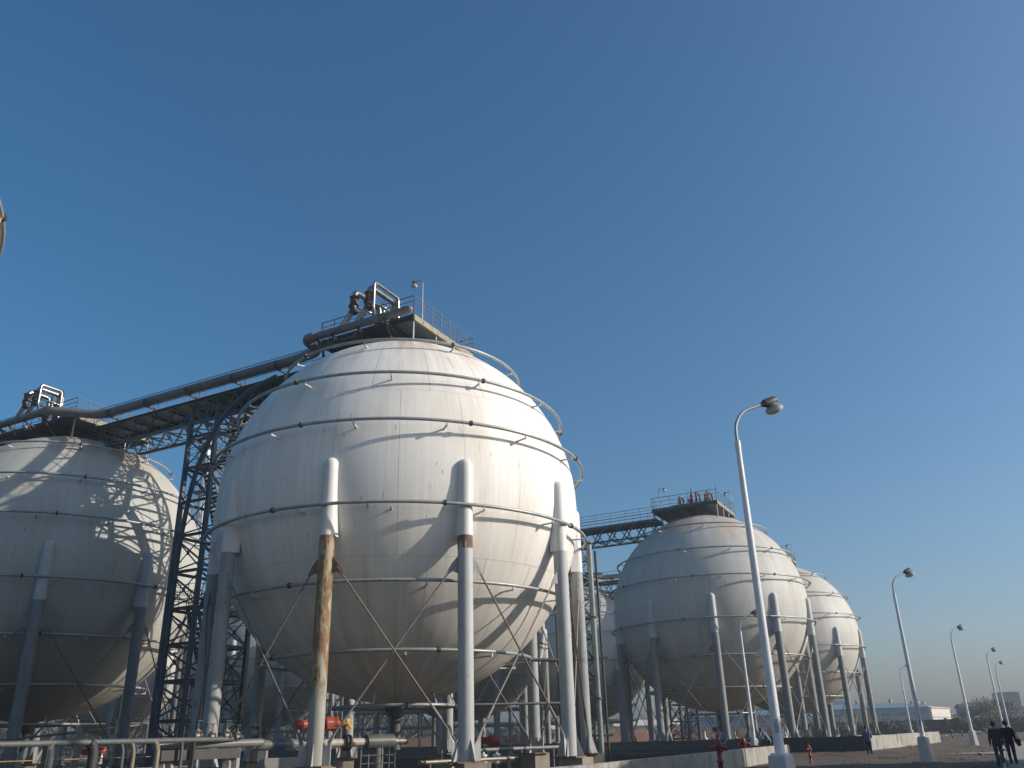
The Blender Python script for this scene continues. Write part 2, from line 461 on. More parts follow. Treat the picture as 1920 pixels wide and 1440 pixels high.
# ------------------------------------------------------------------ ground, road, bunds
CORNER=Vector((22.0,58.4))            # near right corner of the rear bund
RDIR=Vector((.56,.83)).normalized()
def berm(x,y):
    p=Vector((x,y))-CORNER
    a=p.dot(RDIR); b=p.dot(Vector((RDIR.y,-RDIR.x)))       # b: out to the right of the sunlit wall
    n_=p.dot(Vector((UH.x,UH.y)))                        # behind the near wall
    inside = 1.0 if (b<0 and n_>0) else 0.0
    if inside: return 0.27
    d=1e9
    if a>0: d=min(d,max(b,0))
    else: d=min(d,p.length)
    if n_<=0 and b<0: d=min(d,-n_)
    return 0.27*max(0.0,1-d/7.0)**1.3
def ground_z(x,y):
    return berm(x,y)+0.02*math.sin(x*1.3+y*.7)*math.sin(y*.9)+0.012*math.sin(x*3.1)*math.cos(y*2.7)
def axis(lo,hi,step,far):
    a=[lo+i*step for i in range(int((hi-lo)/step)+1)]
    k_=step
    x=a[-1]
    while x<far: k_*=1.6; x+=k_; a.append(x)
    k_=step; x=a[0]
    while x>-far: k_*=1.6; x-=k_; a.insert(0,x)
    return a
gx=axis(-45,65,1.25,2500); gy=axis(2,130,1.25,2500)
gv=[(x,y,(ground_z(x,y) if (-60<x<80 and -10<y<150) else 0)) for y in gy for x in gx]
gf=[(j*len(gx)+i,j*len(gx)+i+1,(j+1)*len(gx)+i+1,(j+1)*len(gx)+i) for j in range(len(gy)-1) for i in range(len(gx)-1)]
me=bpy.data.meshes.new('ground'); me.from_pydata(gv,[],gf); me.materials.append(SOIL); me.polygons.foreach_set('use_smooth',[True]*len(gf))
ground=link(bpy.data.objects.new('ground',me),Matrix.Identity(4)); tag(ground,kind='structure')

def sheet(name, pts, z, material, kind='structure'):
    mb=MB(); mb._add([(x,y,z) for x,y in pts],[tuple(range(len(pts)))]); mb._add([(x,y,z-.05) for x,y in pts],[tuple(range(len(pts)-1,-1,-1))])
    n=len(pts)
    for i in range(n):
        a=pts[i];b=pts[(i+1)%n]; mb._add([(*a,z),(*b,z),(*b,z-.05),(*a,z-.05)],[(0,3,2,1)])
    o=mb.build(name,material,origin=(0,0,0)); tag(o,kind=kind); return o
def tw(s,w_): p=TA(s,w_,0); return (p.x,p.y)
# main road runs beside the tank rows, a branch turns off between the two bunds
sheet('road',[tw(-21.6,-60),tw(-21.6,28.6),tw(-20.4,29.6),tw(-18.4,30.0) ,tw(60,30.0),tw(60,32.0)]+[tw(-18.0,31.6),tw(-20.6,32.6),tw(-21.6,34.6),tw(-21.6,300),tw(-32,300),tw(-32,-60)],.045,ROADM)
def kerb_line(name,a,b):
    A_=TA(*a,0);B_=TA(*b,0); L=(B_-A_).length; n_=max(1,int(L/1.0)); d=(B_-A_)/n_
    k0=None
    for i in range(n_):
        p=A_+d*i; q=A_+d*(i+1)-d.normalized()*.015
        o=strut('kerb_stone',p+ZH*.03,q+ZH*.03,.13,KERB,kerbs,'box',.20)
kerbs=empty('kerb',TA(-21.4,0,0)); kerbs['kind']='structure'
kerb_line('kerb',(-21.5,2),(-21.5,28))
kerb_line('kerb',(-21.5,36),(-21.5,70))
kerb_line('kerb',(-17,29.85),(-1,29.85))

def wall(name,p,q,z0,z1,th,seg,label,group=None,mt=None):
    mt=mt or CONC
    p=Vector((*p,0));q=Vector((*q,0)); e=empty(name,((p+q)/2)+ZH*z0,label,'wall',group)
    n_=max(1,round((q-p).length/seg)); d=(q-p)/n_; dn=d.normalized(); nn=Vector((-dn.y,dn.x,0))
    for i in range(n_):
        a=p+d*i+dn*.012; b=p+d*(i+1)-dn*.012
        dz=random.uniform(-.012,.012); off=nn*random.uniform(-.006,.006)
        mb=MB(); mb.obox(a+off+ZH*((z0+z1+dz)/2),b+off+ZH*((z0+z1+dz)/2),th,z1+dz-z0)
        mb.build('wall_panel',mt,e)
    mb=MB(); mb.obox(p+ZH*(z0-.05),q+ZH*(z0-.05),th*.6,.5); mb.build('wall_core',mt,e)
    return e
wall('bund_wall',tw(-10.2,-24),tw(-10.2,24.8),-.3,.82,.3,6.2,'long low concrete bund wall in the sun beside the rust-legged tank')
wall('bund_wall',tw(-10.4,24.95),tw(30,24.95),-.3,.80,.3,6.2,'low dark bund wall in shade closing the enclosure behind the rust-legged tank',mt=CONC_SHADE)
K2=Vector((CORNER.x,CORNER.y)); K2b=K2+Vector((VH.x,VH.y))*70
wall('bund_wall',(K2.x-.14,K2.y+.08),(K2b.x,K2b.y),-.1,1.12,.3,6.2,'dark bund wall with painted-in shade, below the dull grey tank legs',mt=CONC_SHADE)
K3=K2+RDIR*25
wall('bund_wall',(K2.x,K2.y),(K3.x,K3.y),-.1,1.12,.3,2.7,'pale sunlit concrete bund wall running past two red hydrants')
sheet('bund_floor',[tw(-10,-24),tw(-10,24.7),tw(40,24.7),tw(40,-24)],.07,FLOORM)
p_=[tw(-13.2,33.4),tw(60,33.4),tw(60,84),tw(-13.2,84)]
sheet('bund_floor',p_,.32,FLOORM)
# dividing kerb walls inside the front bund
wall('bund_wall',tw(-9.9,12.6),tw(34,12.6),0,.75,.25,6,'shaded dividing wall inside the enclosure behind the rust-legged tank legs',mt=CONC_SHADE)
wall('bund_wall',tw(9.0,-11.0),tw(33,-11.0),0,.9,.25,6,'dark dividing wall behind the long grey pipe and its drop pipes',mt=CONC_SHADE)

# ------------------------------------------------------------------ spherical tanks
RINGS=[(6.14,5.46),(3.84,7.34),(1.61,8.20),(-1.49,8.17),(-4.06,7.27),(-6.25,5.60),(-7.99,2.50)]
RING_ME={}
def ring_mesh(i,seg):
    if (i,seg) in RING_ME: return RING_ME[(i,seg)]
    dz,rr=RINGS[i]; mb=MB()
    mb.tube([(rr*math.cos(2*PI*k_/seg),rr*math.sin(2*PI*k_/seg),0) for k_ in range(seg)],.066,8,closed=True)
    RING_ME[(i,seg)]=mb.mesh('ring_mesh',RINGM,(0,0,0)); return RING_ME[(i,seg)]
def sphere_patch(R,la0,la1,lo0,lo1,na,no,closed=False):
    vs=[];fs=[]
    for i in range(na+1):
        la=la0+(la1-la0)*i/na
        for j in range(no+1):
            lo=lo0+(lo1-lo0)*j/no
            vs.append((R*math.cos(la)*math.cos(lo),R*math.cos(la)*math.sin(lo),R*math.sin(la)))
    for i in range(na):
        for j in range(no):
            a=i*(no+1)+j; fs.append((a,a+1,a+no+2,a+no+1))
    return vs,fs
PATCH={}
def patch_mesh(kind,material):
    """one cladding petal, 12 mm proud of the shell, with its rim turned in"""
    R=RT; g_=.0055/R
    key=(kind,material.name)
    if key in PATCH: return PATCH[key]
    la0,la1,nl={'mid':(-24,24,20),'up':(24,52,20),'low':(-52,-24,20)}[kind]
    dlo=2*PI/nl
    vs,fs=sphere_patch(R,R_(la0)+g_,R_(la1)-g_,-dlo/2+g_/math.cos(R_(max(abs(la0),abs(la1)))),dlo/2-g_/math.cos(R_(max(abs(la0),abs(la1)))),10,8)
    na,no=10,8; n0=len(vs)
    rim=[j for j in range(no+1)]+[i*(no+1)+no for i in range(1,na+1)]+[na*(no+1)+j for j in range(no-1,-1,-1)]+[i*(no+1) for i in range(na-1,0,-1)]
    inner=[tuple(Vector(vs[i])*((R-.02)/R)) for i in rim]
    nn=[Vector(v).normalized() for v in vs]+[Vector(vs[i]).normalized() for i in rim]
    vs=vs+inner; n_=len(rim)
    fs=fs+[(rim[k_],n0+k_,n0+(k_+1)%n_,rim[(k_+1)%n_]) for k_ in range(n_)]
    me=bpy.data.meshes.new('petal_mesh'); me.from_pydata(vs,[],fs); me.materials.append(material)
    me.polygons.foreach_set('use_smooth',[True]*len(fs)); me.update()
    me.normals_split_custom_set_from_vertices(nn)
    PATCH[key]=me; return me
def cap_mesh(material,sign):
    key=('cap',material.name,sign)
    if key in PATCH: return PATCH[key]
    la0=R_(52)+.0055/RT; na,no=10,60
    vs=[];fs=[]
    for i in range(na):
        la=la0+(PI/2-la0)*i/na
        for j in range(no):
            lo=2*PI*j/no; vs.append((RT*math.cos(la)*math.cos(lo),RT*math.cos(la)*math.sin(lo),sign*RT*math.sin(la)))
    vs.append((0,0,sign*RT))
    for i in range(na-1):
        for j in range(no): fs.append((i*no+j,i*no+(j+1)%no,(i+1)*no+(j+1)%no,(i+1)*no+j))
    fs+=[((na-1)*no+j,(na-1)*no+(j+1)%no,na*no) for j in range(no)]
    if sign<0: fs=[tuple(reversed(f)) for f in fs]
    me=bpy.data.meshes.new('cap_mesh'); me.from_pydata(vs,[],fs); me.materials.append(material); me.polygons.foreach_set('use_smooth',[True]*len(fs)); me.update()
    PATCH[key]=me; return me
def ball_mesh(R,material,na=32,no=64):
    vs=[(0,0,-R)];fs=[]
    for i in range(1,na):
        la=-PI/2+PI*i/na
        for j in range(no):
            lo=2*PI*j/no; vs.append((R*math.cos(la)*math.cos(lo),R*math.cos(la)*math.sin(lo),R*math.sin(la)))
    vs.append((0,0,R)); L=len(vs)-1
    for j in range(no): fs.append((0,1+(j+1)%no,1+j)); fs.append((L,1+(na-2)*no+j,1+(na-2)*no+(j+1)%no))
    for i in range(na-2):
        for j in range(no): fs.append((1+i*no+j,1+i*no+(j+1)%no,1+(i+1)*no+(j+1)%no,1+(i+1)*no+j))
    me=bpy.data.meshes.new('shell_mesh'); me.from_pydata(vs,[],fs); me.materials.append(material); me.polygons.foreach_set('use_smooth',[True]*len(fs)); me.update(); return me

LEG_ME={}
LEGR0,LEGRAD=7.83,.27
def leg_meshes(lm,zst,sm_=None):
    sm_=sm_ or LEGW
    key=(lm.name,round(zst,2),sm_.name)
    if key in LEG_ME: return LEG_ME[key]
    z0=.92
    leg=MB(); leg.cyl((0,0,z0+.05),(0,0,zst),LEGRAD,n=20)
    stub=MB(); n=20
    # U-shaped stub: half round outside, flat cheeks running back into the shell, domed top
    sec=[(LEGRAD*1.03*math.sin(a),-LEGRAD*1.03*math.cos(a)) for a in [PI*i/14 for i in range(15)]]   # local: +x outward
    prof=[( -.30,-LEGRAD*1.03)]+[(max(0,q[0]),q[1]) for q in sec]+[(-.30,LEGRAD*1.03)]
    zs=[zst-.03]+[zst+.02+(10.93-zst-.02)*i/8 for i in range(9)]+[10.93+.27*math.sin(R_(a)) for a in (18,36,54,72,86)]
    vs=[];fs=[]
    for z in zs:
        t=max(0,(z-10.93)/.27); k_=math.sqrt(max(0,1-t*t))
        for x,y in prof: vs.append((x*k_ if x>0 else x, y*(k_ if t>0 else 1), z))
    npf=len(prof)
    for i in range(len(zs)-1):
        for j in range(npf-1): fs.append((i*npf+j,i*npf+j+1,(i+1)*npf+j+1,(i+1)*npf+j))
    stub._add(vs,fs,True); stub._add(vs[:npf],[tuple(range(npf-1,-1,-1))]); stub._add(vs[-npf:],[tuple(range(npf))])
    LEG_ME[key]=(leg.mesh('leg_mesh',lm,(0,0,0)),stub.mesh('stub_mesh',sm_,(0,0,0))); return LEG_ME[key]
def basis_z(phi,cx,cy): 
    M=Matrix.Rotation(phi,4,'Z'); M.translation=(cx,cy,0); return M
GUS={}
def gusset_mesh(mt):
    if mt.name in GUS: return GUS[mt.name]
    mb=MB(); mb.plate([(LEGRAD-.02,0,.96),(LEGRAD+.26,0,.96),(LEGRAD+.22,0,1.02),(LEGRAD+.01,0,1.62),(LEGRAD-.02,0,1.62)],.025,(0,1,0))
    GUS[mt.name]=mb.mesh('gusset_mesh',mt,(0,0,0)); return GUS[mt.name]
PLM={}
def plinth_mesh():
    if 'p' not in PLM:
        mb=MB(); mb.box((-.30,-.30,-.2),(.62,.62,.915)); PLM['p']=mb.mesh('plinth_mesh',PLIN,(0,0,0))
    return PLM['p']
def put(name,me,M,parent): return link(bpy.data.objects.new(name,me),M,parent)

def tank(key,label,detail,legmat,phi0=295.0):
    cx,cy=TANK[key]; t=empty('spherical_tank',(cx,cy,0),label,'tank','spherical gas tanks in rows')
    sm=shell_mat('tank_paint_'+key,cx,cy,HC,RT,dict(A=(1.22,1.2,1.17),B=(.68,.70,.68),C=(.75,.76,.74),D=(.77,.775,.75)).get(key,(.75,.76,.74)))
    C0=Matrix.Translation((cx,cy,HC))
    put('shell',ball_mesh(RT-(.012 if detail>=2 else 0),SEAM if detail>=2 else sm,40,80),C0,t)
    if detail>=2:
        nl=20
        for kind in ('mid','up','low'):
            off={'mid':0,'up':.5,'low':.5}[kind]
            for i in range(nl):
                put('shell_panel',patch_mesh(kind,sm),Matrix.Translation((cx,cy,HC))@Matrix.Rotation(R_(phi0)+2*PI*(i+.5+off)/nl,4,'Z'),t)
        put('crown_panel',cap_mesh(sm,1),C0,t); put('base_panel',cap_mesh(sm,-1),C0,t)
    # sprinkler rings
    for i,(dz,rr) in enumerate(RINGS):
        if detail==0 and i in (6,): continue
        ro=put('sprinkler_ring',ring_mesh(i,96 if detail>=1 else 64),Matrix.Translation((cx,cy,HC+dz)),t)
        nf=[5,6,8,8,7,5,4][i]; off=[.2,1.1,.45,1.9,.7,1.35,.3][i]
        for k_ in range(nf):
            a=off+2*PI*k_/nf
            p=Vector((cx+rr*math.cos(a),cy+rr*math.sin(a),HC+dz)); disc('flange',p,(-math.sin(a),math.cos(a),0),.105,.09,FLANGE,ro)
        if detail>=1 and i<6:
            nb=[9,13,15,15,13,10][i]
            for k_ in range(nb):
                a=off*.7+2*PI*(k_+.3)/nb
                e=Vector((math.cos(a),math.sin(a),0)); p=Vector((cx,cy,HC+dz))+e*rr
                # arm hangs below the pipe and runs in to a pad on the shell
                zz=dz-.16; rs=math.sqrt(max(.1,RT*RT-zz*zz))
                q=Vector((cx,cy,HC+zz))+e*(rs-.03)
                mb=MB(); pz=Vector((p.x,p.y,HC+dz-.16)); mb.obox(p+ZH*.05,pz-ZH*.03,.05,.05,up=e); mb.obox(pz,q,.06,.05)
                mb.build('ring_bracket',BRKT,ro,origin=tuple(p))
        if i==6 and detail>=1:
            for k_ in range(6):
                a=2*PI*k_/6+.3; p=Vector((cx+rr*math.cos(a),cy+rr*math.sin(a),HC+dz)); q=Vector((cx+rr*.9*math.cos(a),cy+rr*.9*math.sin(a),HC-math.sqrt(RT*RT-(rr*.9)**2)+.05))
                strut('ring_bracket',p,q,.03,BRKT,ro)
    # legs
    tops=[]
    for k_ in range(10):
        ph=R_(phi0+36*k_); e=Vector((math.cos(ph),math.sin(ph),0)); tg=Vector((-math.sin(ph),math.cos(ph),0))
        lm=legmat[k_] if isinstance(legmat,(list,tuple)) else legmat
        zst=8.35
        lme,sme=leg_meshes(lm,zst,LEGW if key in 'AH' else LEGW2)
        M=basis_z(ph,cx+LEGR0*e.x,cy+LEGR0*e.y)
        leg=put('leg',lme,M,t)
        if lm is LEGR: leg['label']='ochre rust-stained leg with peeling paint'
        if key=='A' and k_==0:
            mb=MB(); mb.cyl((0,0,7.86),(0,0,8.33),LEGRAD+.005,n=20,caps=False); put('flaking_collar',mb.mesh('collar_mesh',mat('flaking_rust',(.20,.135,.085),(.11,.07,.045),3,.8,spots=(.42,.40,.36),spot_amt=(.52,.56),spot_scale=2.4,spot_stretch=(3,3,.7)),(0,0,0)),M,leg)
        put('leg_stub',sme,M,leg)
        if detail>=1:
            for a in (0,PI/2,PI,-PI/2):
                put('base_gusset',gusset_mesh(LEGL if lm in (LEGL,LEGR,LEGG) else lm),M@Matrix.Rotation(a+(PI/4 if detail<2 else .25),4,'Z'),leg)
            mb=MB(); mb.box((-.45,-.45,.915),(.45,.45,.965)); bpm=PLM.setdefault('bp',mb.mesh('base_plate_mesh',RUST,(0,0,0))); put('base_plate',bpm,M,leg)
        put('plinth',plinth_mesh(),M,t)
        tops.append((e,tg,leg))
    for k_ in range(10):
        e0,t0,l0=tops[k_]; e1,t1,l1=tops[(k_+1)%10]
        c3=Vector((cx,cy,0))
        for (ea,ta,sa,eb,tb,sb,off,la,lb) in ((e0,t0,1,e1,t1,-1,.04,l0,l1),(e1,t1,-1,e0,t0,1,-.04,l1,l0)):
            top=c3+ea*(LEGR0+off)+ta*(sa*(LEGRAD+.16))+ZH*7.25
            bot=c3+eb*(LEGR0+off)+tb*(sb*(LEGRAD+.14))+ZH*1.62
            rod=strut('brace_rod',top,bot,.034,ROD if (k_*3+int(off>0))%3 else RODP,t,n=7)
            if detail>=1:
                d=(bot-top).normalized(); p=bot-d*1.25
                strut('turnbuckle',p,p+d*.5,.055,RODP,rod,n=7)
                lm=RUST if la.get('label') else (legmat[k_] if isinstance(legmat,(list,tuple)) else legmat)
                mb=MB(); 
                qa=c3+ea*(LEGR0+off)+ta*(sa*LEGRAD*.9)
                mb.plate([qa+ZH*7.62,qa+ZH*6.98,top+d*.1-ta*(sa*.05)-ZH*.1,top+d*.34+ta*(sa*.01)-ZH*.03,top+d*.34+ta*(sa*.06)+ZH*.03,top+ta*(sa*.06)+ZH*.08],.04,ea)
                mb.build('upper_lug',RUST if la.get('label') else (legmat if not isinstance(legmat,(list,tuple)) else LEGG),la)
                qb=c3+eb*(LEGR0+off)+tb*(sb*LEGRAD*.9)
                mb=MB(); mb.plate([qb+ZH*.97,qb+ZH*1.35,bot-d*.35-ZH*.03,bot-d*.35+ZH*.04+tb*sb*.05,bot+tb*(sb*.12),qb+tb*(sb*.28)+ZH*.97],.04,eb)
                mb.build('lower_lug',LEGL,lb)
    # bottom nozzle
    mb=MB(); mb.cyl((cx,cy,1.3),(cx,cy,HC-RT+.1),.22,n=14); mb.cyl((cx,cy,2.55),(cx,cy,2.7),.36,n=16); mb.cyl((cx,cy,2.72),(cx,cy,2.87),.36,n=16)
    mb.build('bottom_nozzle',PIPE_D,t)
    return t
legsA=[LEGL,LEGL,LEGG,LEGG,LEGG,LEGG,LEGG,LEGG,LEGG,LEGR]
# index 0 = 295.2 deg, 1 = 331.2, 2 = 7.2 ... 8 = 223.2, 9 = 259.2
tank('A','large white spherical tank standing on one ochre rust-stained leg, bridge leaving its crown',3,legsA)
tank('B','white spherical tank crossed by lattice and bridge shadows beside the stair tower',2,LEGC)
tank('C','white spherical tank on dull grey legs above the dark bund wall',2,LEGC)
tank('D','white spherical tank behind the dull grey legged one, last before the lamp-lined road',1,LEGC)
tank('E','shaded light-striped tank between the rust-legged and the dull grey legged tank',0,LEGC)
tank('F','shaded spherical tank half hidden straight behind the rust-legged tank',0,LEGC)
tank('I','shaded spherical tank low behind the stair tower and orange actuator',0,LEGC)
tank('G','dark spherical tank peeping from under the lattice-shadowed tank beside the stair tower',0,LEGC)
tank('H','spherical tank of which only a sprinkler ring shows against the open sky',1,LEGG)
# ------------------------------------------------------------------ crown platforms
def railing(parent,pts,h,nr,post_gap,rmat=RAIL,r=.024,kick=True):
    """posts and rails along a polyline of deck points"""
    for a,b in zip(pts[:-1],pts[1:]):
        a=Vector(a);b=Vector(b);L=(b-a).length;n_=max(1,round(L/post_gap))
        for i in range(n_+1):
            p=a+(b-a)*(i/n_)
            strut('rail_post',p,p+ZH*h,r,rmat,parent,n=6)
        for k_ in range(nr):
            z=h*(1-k_/nr)
            strut('guard_rail',a+ZH*z,b+ZH*z,r*(1.0 if k_==0 else .7),rmat,parent,n=6)
def platform(key,s0,s1,w0,w1,z,label,gap=None,toe=True,rails=4):
    c=TANK[key]; P_=lambda s,w_,zz: T(c,s,w_,zz)
    e=empty('crown_platform',P_((s0+s1)/2,(w0+w1)/2,z),label,'platform')
    # chequer deck in strips
    nst=6
    for i in range(nst):
        a=s0+(s1-s0)*i/nst+.004; b=s0+(s1-s0)*(i+1)/nst-.004
        mb=MB(); mb.plate([P_(a,w0,z),P_(b,w0,z),P_(b,w1,z),P_(a,w1,z)],.03,ZH); mb.build('deck_plate',STEEL,e)
    for a,b in (((s0,w0),(s1,w0)),((s1,w0),(s1,w1)),((s1,w1),(s0,w1)),((s0,w1),(s0,w0))):
        strut('edge_beam',P_(*a,z-.1),P_(*b,z-.1),.10,STEEL_D if a!=(s0,w1) else DECKM,e,'box',.16)
        if toe: strut('toe_board',P_(*a,z+.08),P_(*b,z+.08),.012,DECKM if a==(s0,w1) else STEEL,e,'box',.12)
    for i in range(1,4):
        s=s0+(s1-s0)*i/4; strut('deck_joist',P_(s,w0+.06,z-.09),P_(s,w1-.06,z-.09),.08,STEEL_D,e,'ibeam',.13)
    # props down to the shell
    for s in (s0+.1,(s0+s1)/2,s1-.1):
        for w_ in (w0+.1,w0+(w1-w0)*.37,w0+(w1-w0)*.68,w1-.1):
            p=P_(s,w_,z-.15); zz=on_sphere_z(p.x,p.y,c)
            if zz<z-.3: strut('prop',p,Vector((p.x,p.y,zz-.05)),.055,GALV if s<0 else STEEL_D,e,n=8)
    zt=z+.02
    if gap is None: railing(e,[P_(s0,w0,zt),P_(s0,w1,zt),P_(s1,w1,zt),P_(s1,w0,zt),P_(s0,w0,zt)],1.05,rails,.8)
    else:
        g0,g1=gap
        railing(e,[P_(s1,g0,zt),P_(s1,w0,zt),P_(s0,w0,zt),P_(s0,w1,zt),P_(s1,w1,zt),P_(s1,g1,zt)],1.05,rails,.8)
    return e
ZD=19.36
platform('A',-2.1,3.3,-2.3,2.95,ZD,'railed crown platform with yellowed deck edge under the silver pipework of the largest tank',(-1.0,1.0))
platform('B',-2.6,5.5,-2.3,2.95,ZD,'railed crown platform above the tank crossed by lattice shadows',(-1.0,1.0))
platform('C',-2.3,3.4,-2.3,3.4,ZD,'railed crown platform with red-brown pipework on the dull grey legged tank',(-1.0,1.0),rails=3)
platform('D',-2.1,3.3,-2.3,2.95,ZD,'crown platform of the tank nearest the lamp-lined road',(-1.0,1.0),rails=3)
platform('E',-2.6,3.3,-2.3,2.95,ZD,'crown platform of the shaded light-striped tank',(-1.0,1.0),rails=3)

def small_lamp(key,s,w_,z0,h,dirv,label,arm=.5):
    c=TANK[key]; p=T(c,s,w_,z0); d=Vector(dirv).normalized()
    e=empty('platform_lamp',p,label,'lamp')
    top=p+ZH*h
    mb=MB(); mb.tube(bend_path([p,top,top+d*arm+ZH*.02],.22,6),.028,8); mb.build('pole',POLED,e)
    hd=top+d*arm
    mb=MB(); mb.lathe(hd-ZH*.02,[(.03,.1),(.075,.08),(.09,.0),(.075,-.08)],12); mb.build('lamp_head',LHEAD,e)
    mb=MB(); mb.lathe(hd-ZH*.10,[(.08,.02),(.15,-.05),(.17,-.10),(.12,-.14),(.0,-.16)],14); mb.build('lamp_bowl',LGLASS,e)
    mb=MB(); mb.box((-.07,-.07,0),(.07,.07,.02),Matrix.Translation(p)); mb.build('base_plate',STEEL_D,e)
small_lamp('A',-2.1,-1.65,ZD-.1,2.3,VH,'small lamp on a thin crooked pole at the platform of the largest tank')
small_lamp('C',2.7,-2.2,ZD-.1,1.95,-VH+UH*.3,'small lamp at the bridge end of the red-brown pipework platform')
small_lamp('C',-2.3,2.9,ZD-.1,2.1,VH,'small lamp at the bridgeless end of the red-brown pipework platform')
small_lamp('D',-2.1,1.6,ZD-.1,2.0,VH,'small lamp on the crown platform nearest the lamp-lined road')
small_lamp('E',1.2,-2.25,ZD-.1,2.2,VH,'small lamp on the crown platform of the shaded light-striped tank')
for key,s,w_,h,lab in (('C',-1.9,-.6,2.9,'tall thin lightning rod on the red-brown pipework platform'),('C',-1.0,.4,2.2,'shorter lightning rod on the red-brown pipework platform'),('D',-.2,-1.6,2.9,'thin lightning rod on the platform nearest the lamp-lined road')):
    p=T(TANK[key],s,w_,ZD); mb=MB(); mb.cyl(p,p+ZH*h*.6,.028,n=6); mb.cyl(p+ZH*h*.6,p+ZH*h,.018,.006,n=6); mb.cyl(p,p+ZH*.04,.08,n=8)
    tag(mb.build('lightning_rod',RAIL),lab,'rod')

# ------------------------------------------------------------------ crown pipework
def valve_bits(parent,p,axis,r,mt=BROWN):
    ax=Vector(axis).normalized(); p=Vector(p)
    mb=MB(); mb.lathe(p,[(r*1.05,-r*1.7),(r*1.75,-r*1.7),(r*1.75,-r*1.25),(r*1.1,-r*1.2),(r*1.45,-r*.5),(r*1.5,0),(r*1.45,r*.5),(r*1.1,r*1.2),(r*1.75,r*1.25),(r*1.75,r*1.7),(r*1.05,r*1.7)],14,ax); return mb.build('valve_body',mt,parent)
def handwheel(parent,p,axis,r,mt=FLANGE,name='handwheel'):
    ax=Vector(axis).normalized(); x=ax.orthogonal().normalized(); y=ax.cross(x); p=Vector(p)
    mb=MB(); mb.tube([p+x*(r*math.cos(2*PI*i/16))+y*(r*math.sin(2*PI*i/16)) for i in range(16)],r*.09,6,closed=True)
    for i in range(4):
        a=PI/2*i; mb.cyl(p,p+x*(r*math.cos(a))+y*(r*math.sin(a)),r*.06,n=5)
    mb.cyl(p-ax*r*.2,p+ax*r*.15,r*.16,n=8); return mb.build(name,mt,parent)
def crown_pipework(key,label,hw,sR,sL,zH,cap,we0=-.82):
    c=TANK[key]; P_=lambda s,w_,z: T(c,s,w_,z)
    e=empty('relief_pipework',P_(0,-1,ZD),label,'pipework')
    r=.185
    if cap:
        mb=MB(); mb.cyl(P_(sR+.12,hw,zH),P_(sL,hw,zH),r,n=18); mb.lathe(P_(sR+.12,hw,zH),[(r,0),(r*.93,.07),(r*.7,.14),(r*.35,.18),(0,.19)],18,-VH)
    else:
        mb=MB(); mb.tube([P_(sR,hw,zH),P_(sL,hw,zH)],r,18)
    mb.build('header_pipe',PIPE,e)
    for s in (sR+1.6,sR+3.9):
        mb=MB(); mb.cyl(P_(s,hw,zH),P_(s+.05,hw,zH),r+.012,n=18); mb.build('weld_collar',PIPE_D,e)
    # two branches lean off the header, rise through valves and loop back over the deck
    for i,(sb,zt,we) in enumerate(((1.0,21.30,we0-.03),(.12,21.32,we0+.02))):
        up=P_(sb,hw+.02,zH)
        pts=[P_(sb+.75,hw,zH+.02),P_(sb+.25,hw,zH+.62),P_(sb+.03,hw,zH+.95),P_(sb,hw,zt),P_(sb,we,zt),P_(sb,we,zt-.75)]
        mb=MB(); mb.tube(bend_path(pts,.28,7),.135,14); mb.build('branch_pipe',CLAD,e)
        valve_bits(e,P_(sb+.02,hw,zH+1.28),ZH,.13)
        valve_bits(e,P_(sb+.06,hw,zH+.86),ZH+VH*.15,.12)
        mb=MB(); mb.cyl(P_(sb,we,zt-.72),P_(sb,we,ZD+.05),.11,n=12); mb.build('relief_inlet',CLAD,e)
        valve_bits(e,P_(sb,we,zt-.85),ZH,.15)
        valve_bits(e,P_(sb,we,ZD+.5),ZH,.13)
        mb=MB(); mb.lathe(P_(sb-.12,we+.12,zt-.5),[(.13,-.15),(.14,.3),(.15,.33),(.10,.38),(.08,.62),(.04,.64),(.035,.86),(.0,.87)],12); mb.build('relief_bonnet',CLAD,e)
        mb=MB(); mb.tube(bend_path([P_(sb+.1,hw+.3,zH+1.15),P_(sb-.25,hw+.9,zH+1.02),P_(sb-.25,hw+1.5,zH+1.0)],.1),.06,8); mb.build('bypass_pipe',CLAD,e)
        handwheel(e,P_(sb-.2,we-.55,zt-.62),Vector((.3,-.8,.5)),.17)
    # slim square loop
    s=-.12; mb=MB(); mb.tube(bend_path([P_(s+.1,hw+.25,zH+.3),P_(s,hw,zH+.62),P_(s,hw,21.5),P_(s,we0-.03,21.5),P_(s,we0+.04,ZD+.1)],.16,6),.075,12); mb.build('loop_pipe',CLAD,e)
    disc('flange',P_(s,we0+.03,ZD+.75),ZH,.15,.09,BROWN,e); disc('flange',P_(s,we0+.03,ZD+.62),ZH,.15,.07,BROWN,e)
    mb=MB(); mb.cyl(P_(s,hw+.16,21.42),P_(s,hw+.02,21.28),.088,n=10); mb.build('rusty_elbow',BROWN,e)
    # second, lower line with valves along the deck
    mb=MB(); mb.cyl(P_(-1.2,-1.7,ZD+.32),P_(2.6,-1.7,ZD+.32),.09,n=12); mb.build('deck_pipe',PIPE_D,e)
    for q in (-.9,-.1,.8,1.6): 
        valve_bits(e,P_(q,-1.7,ZD+.32),VH,.085); handwheel(e,P_(q,-1.7,ZD+.75),ZH,.15); strut('valve_stem',P_(q,-1.7,ZD+.4),P_(q,-1.7,ZD+.78),.02,STEEL_D,e,n=6)
    # cranked brackets carrying the header off the deck edge
    for s in (-.9,.6,2.1,3.0):
        mb=MB(); mb.obox(P_(s,-2.2,ZD-.35),P_(s,hw-.25,zH-r-.05),.08,.08); mb.obox(P_(s,-2.2,ZD-.95),P_(s,hw-.1,zH-r-.12),.07,.07); mb.build('header_bracket',STEEL_D,e)
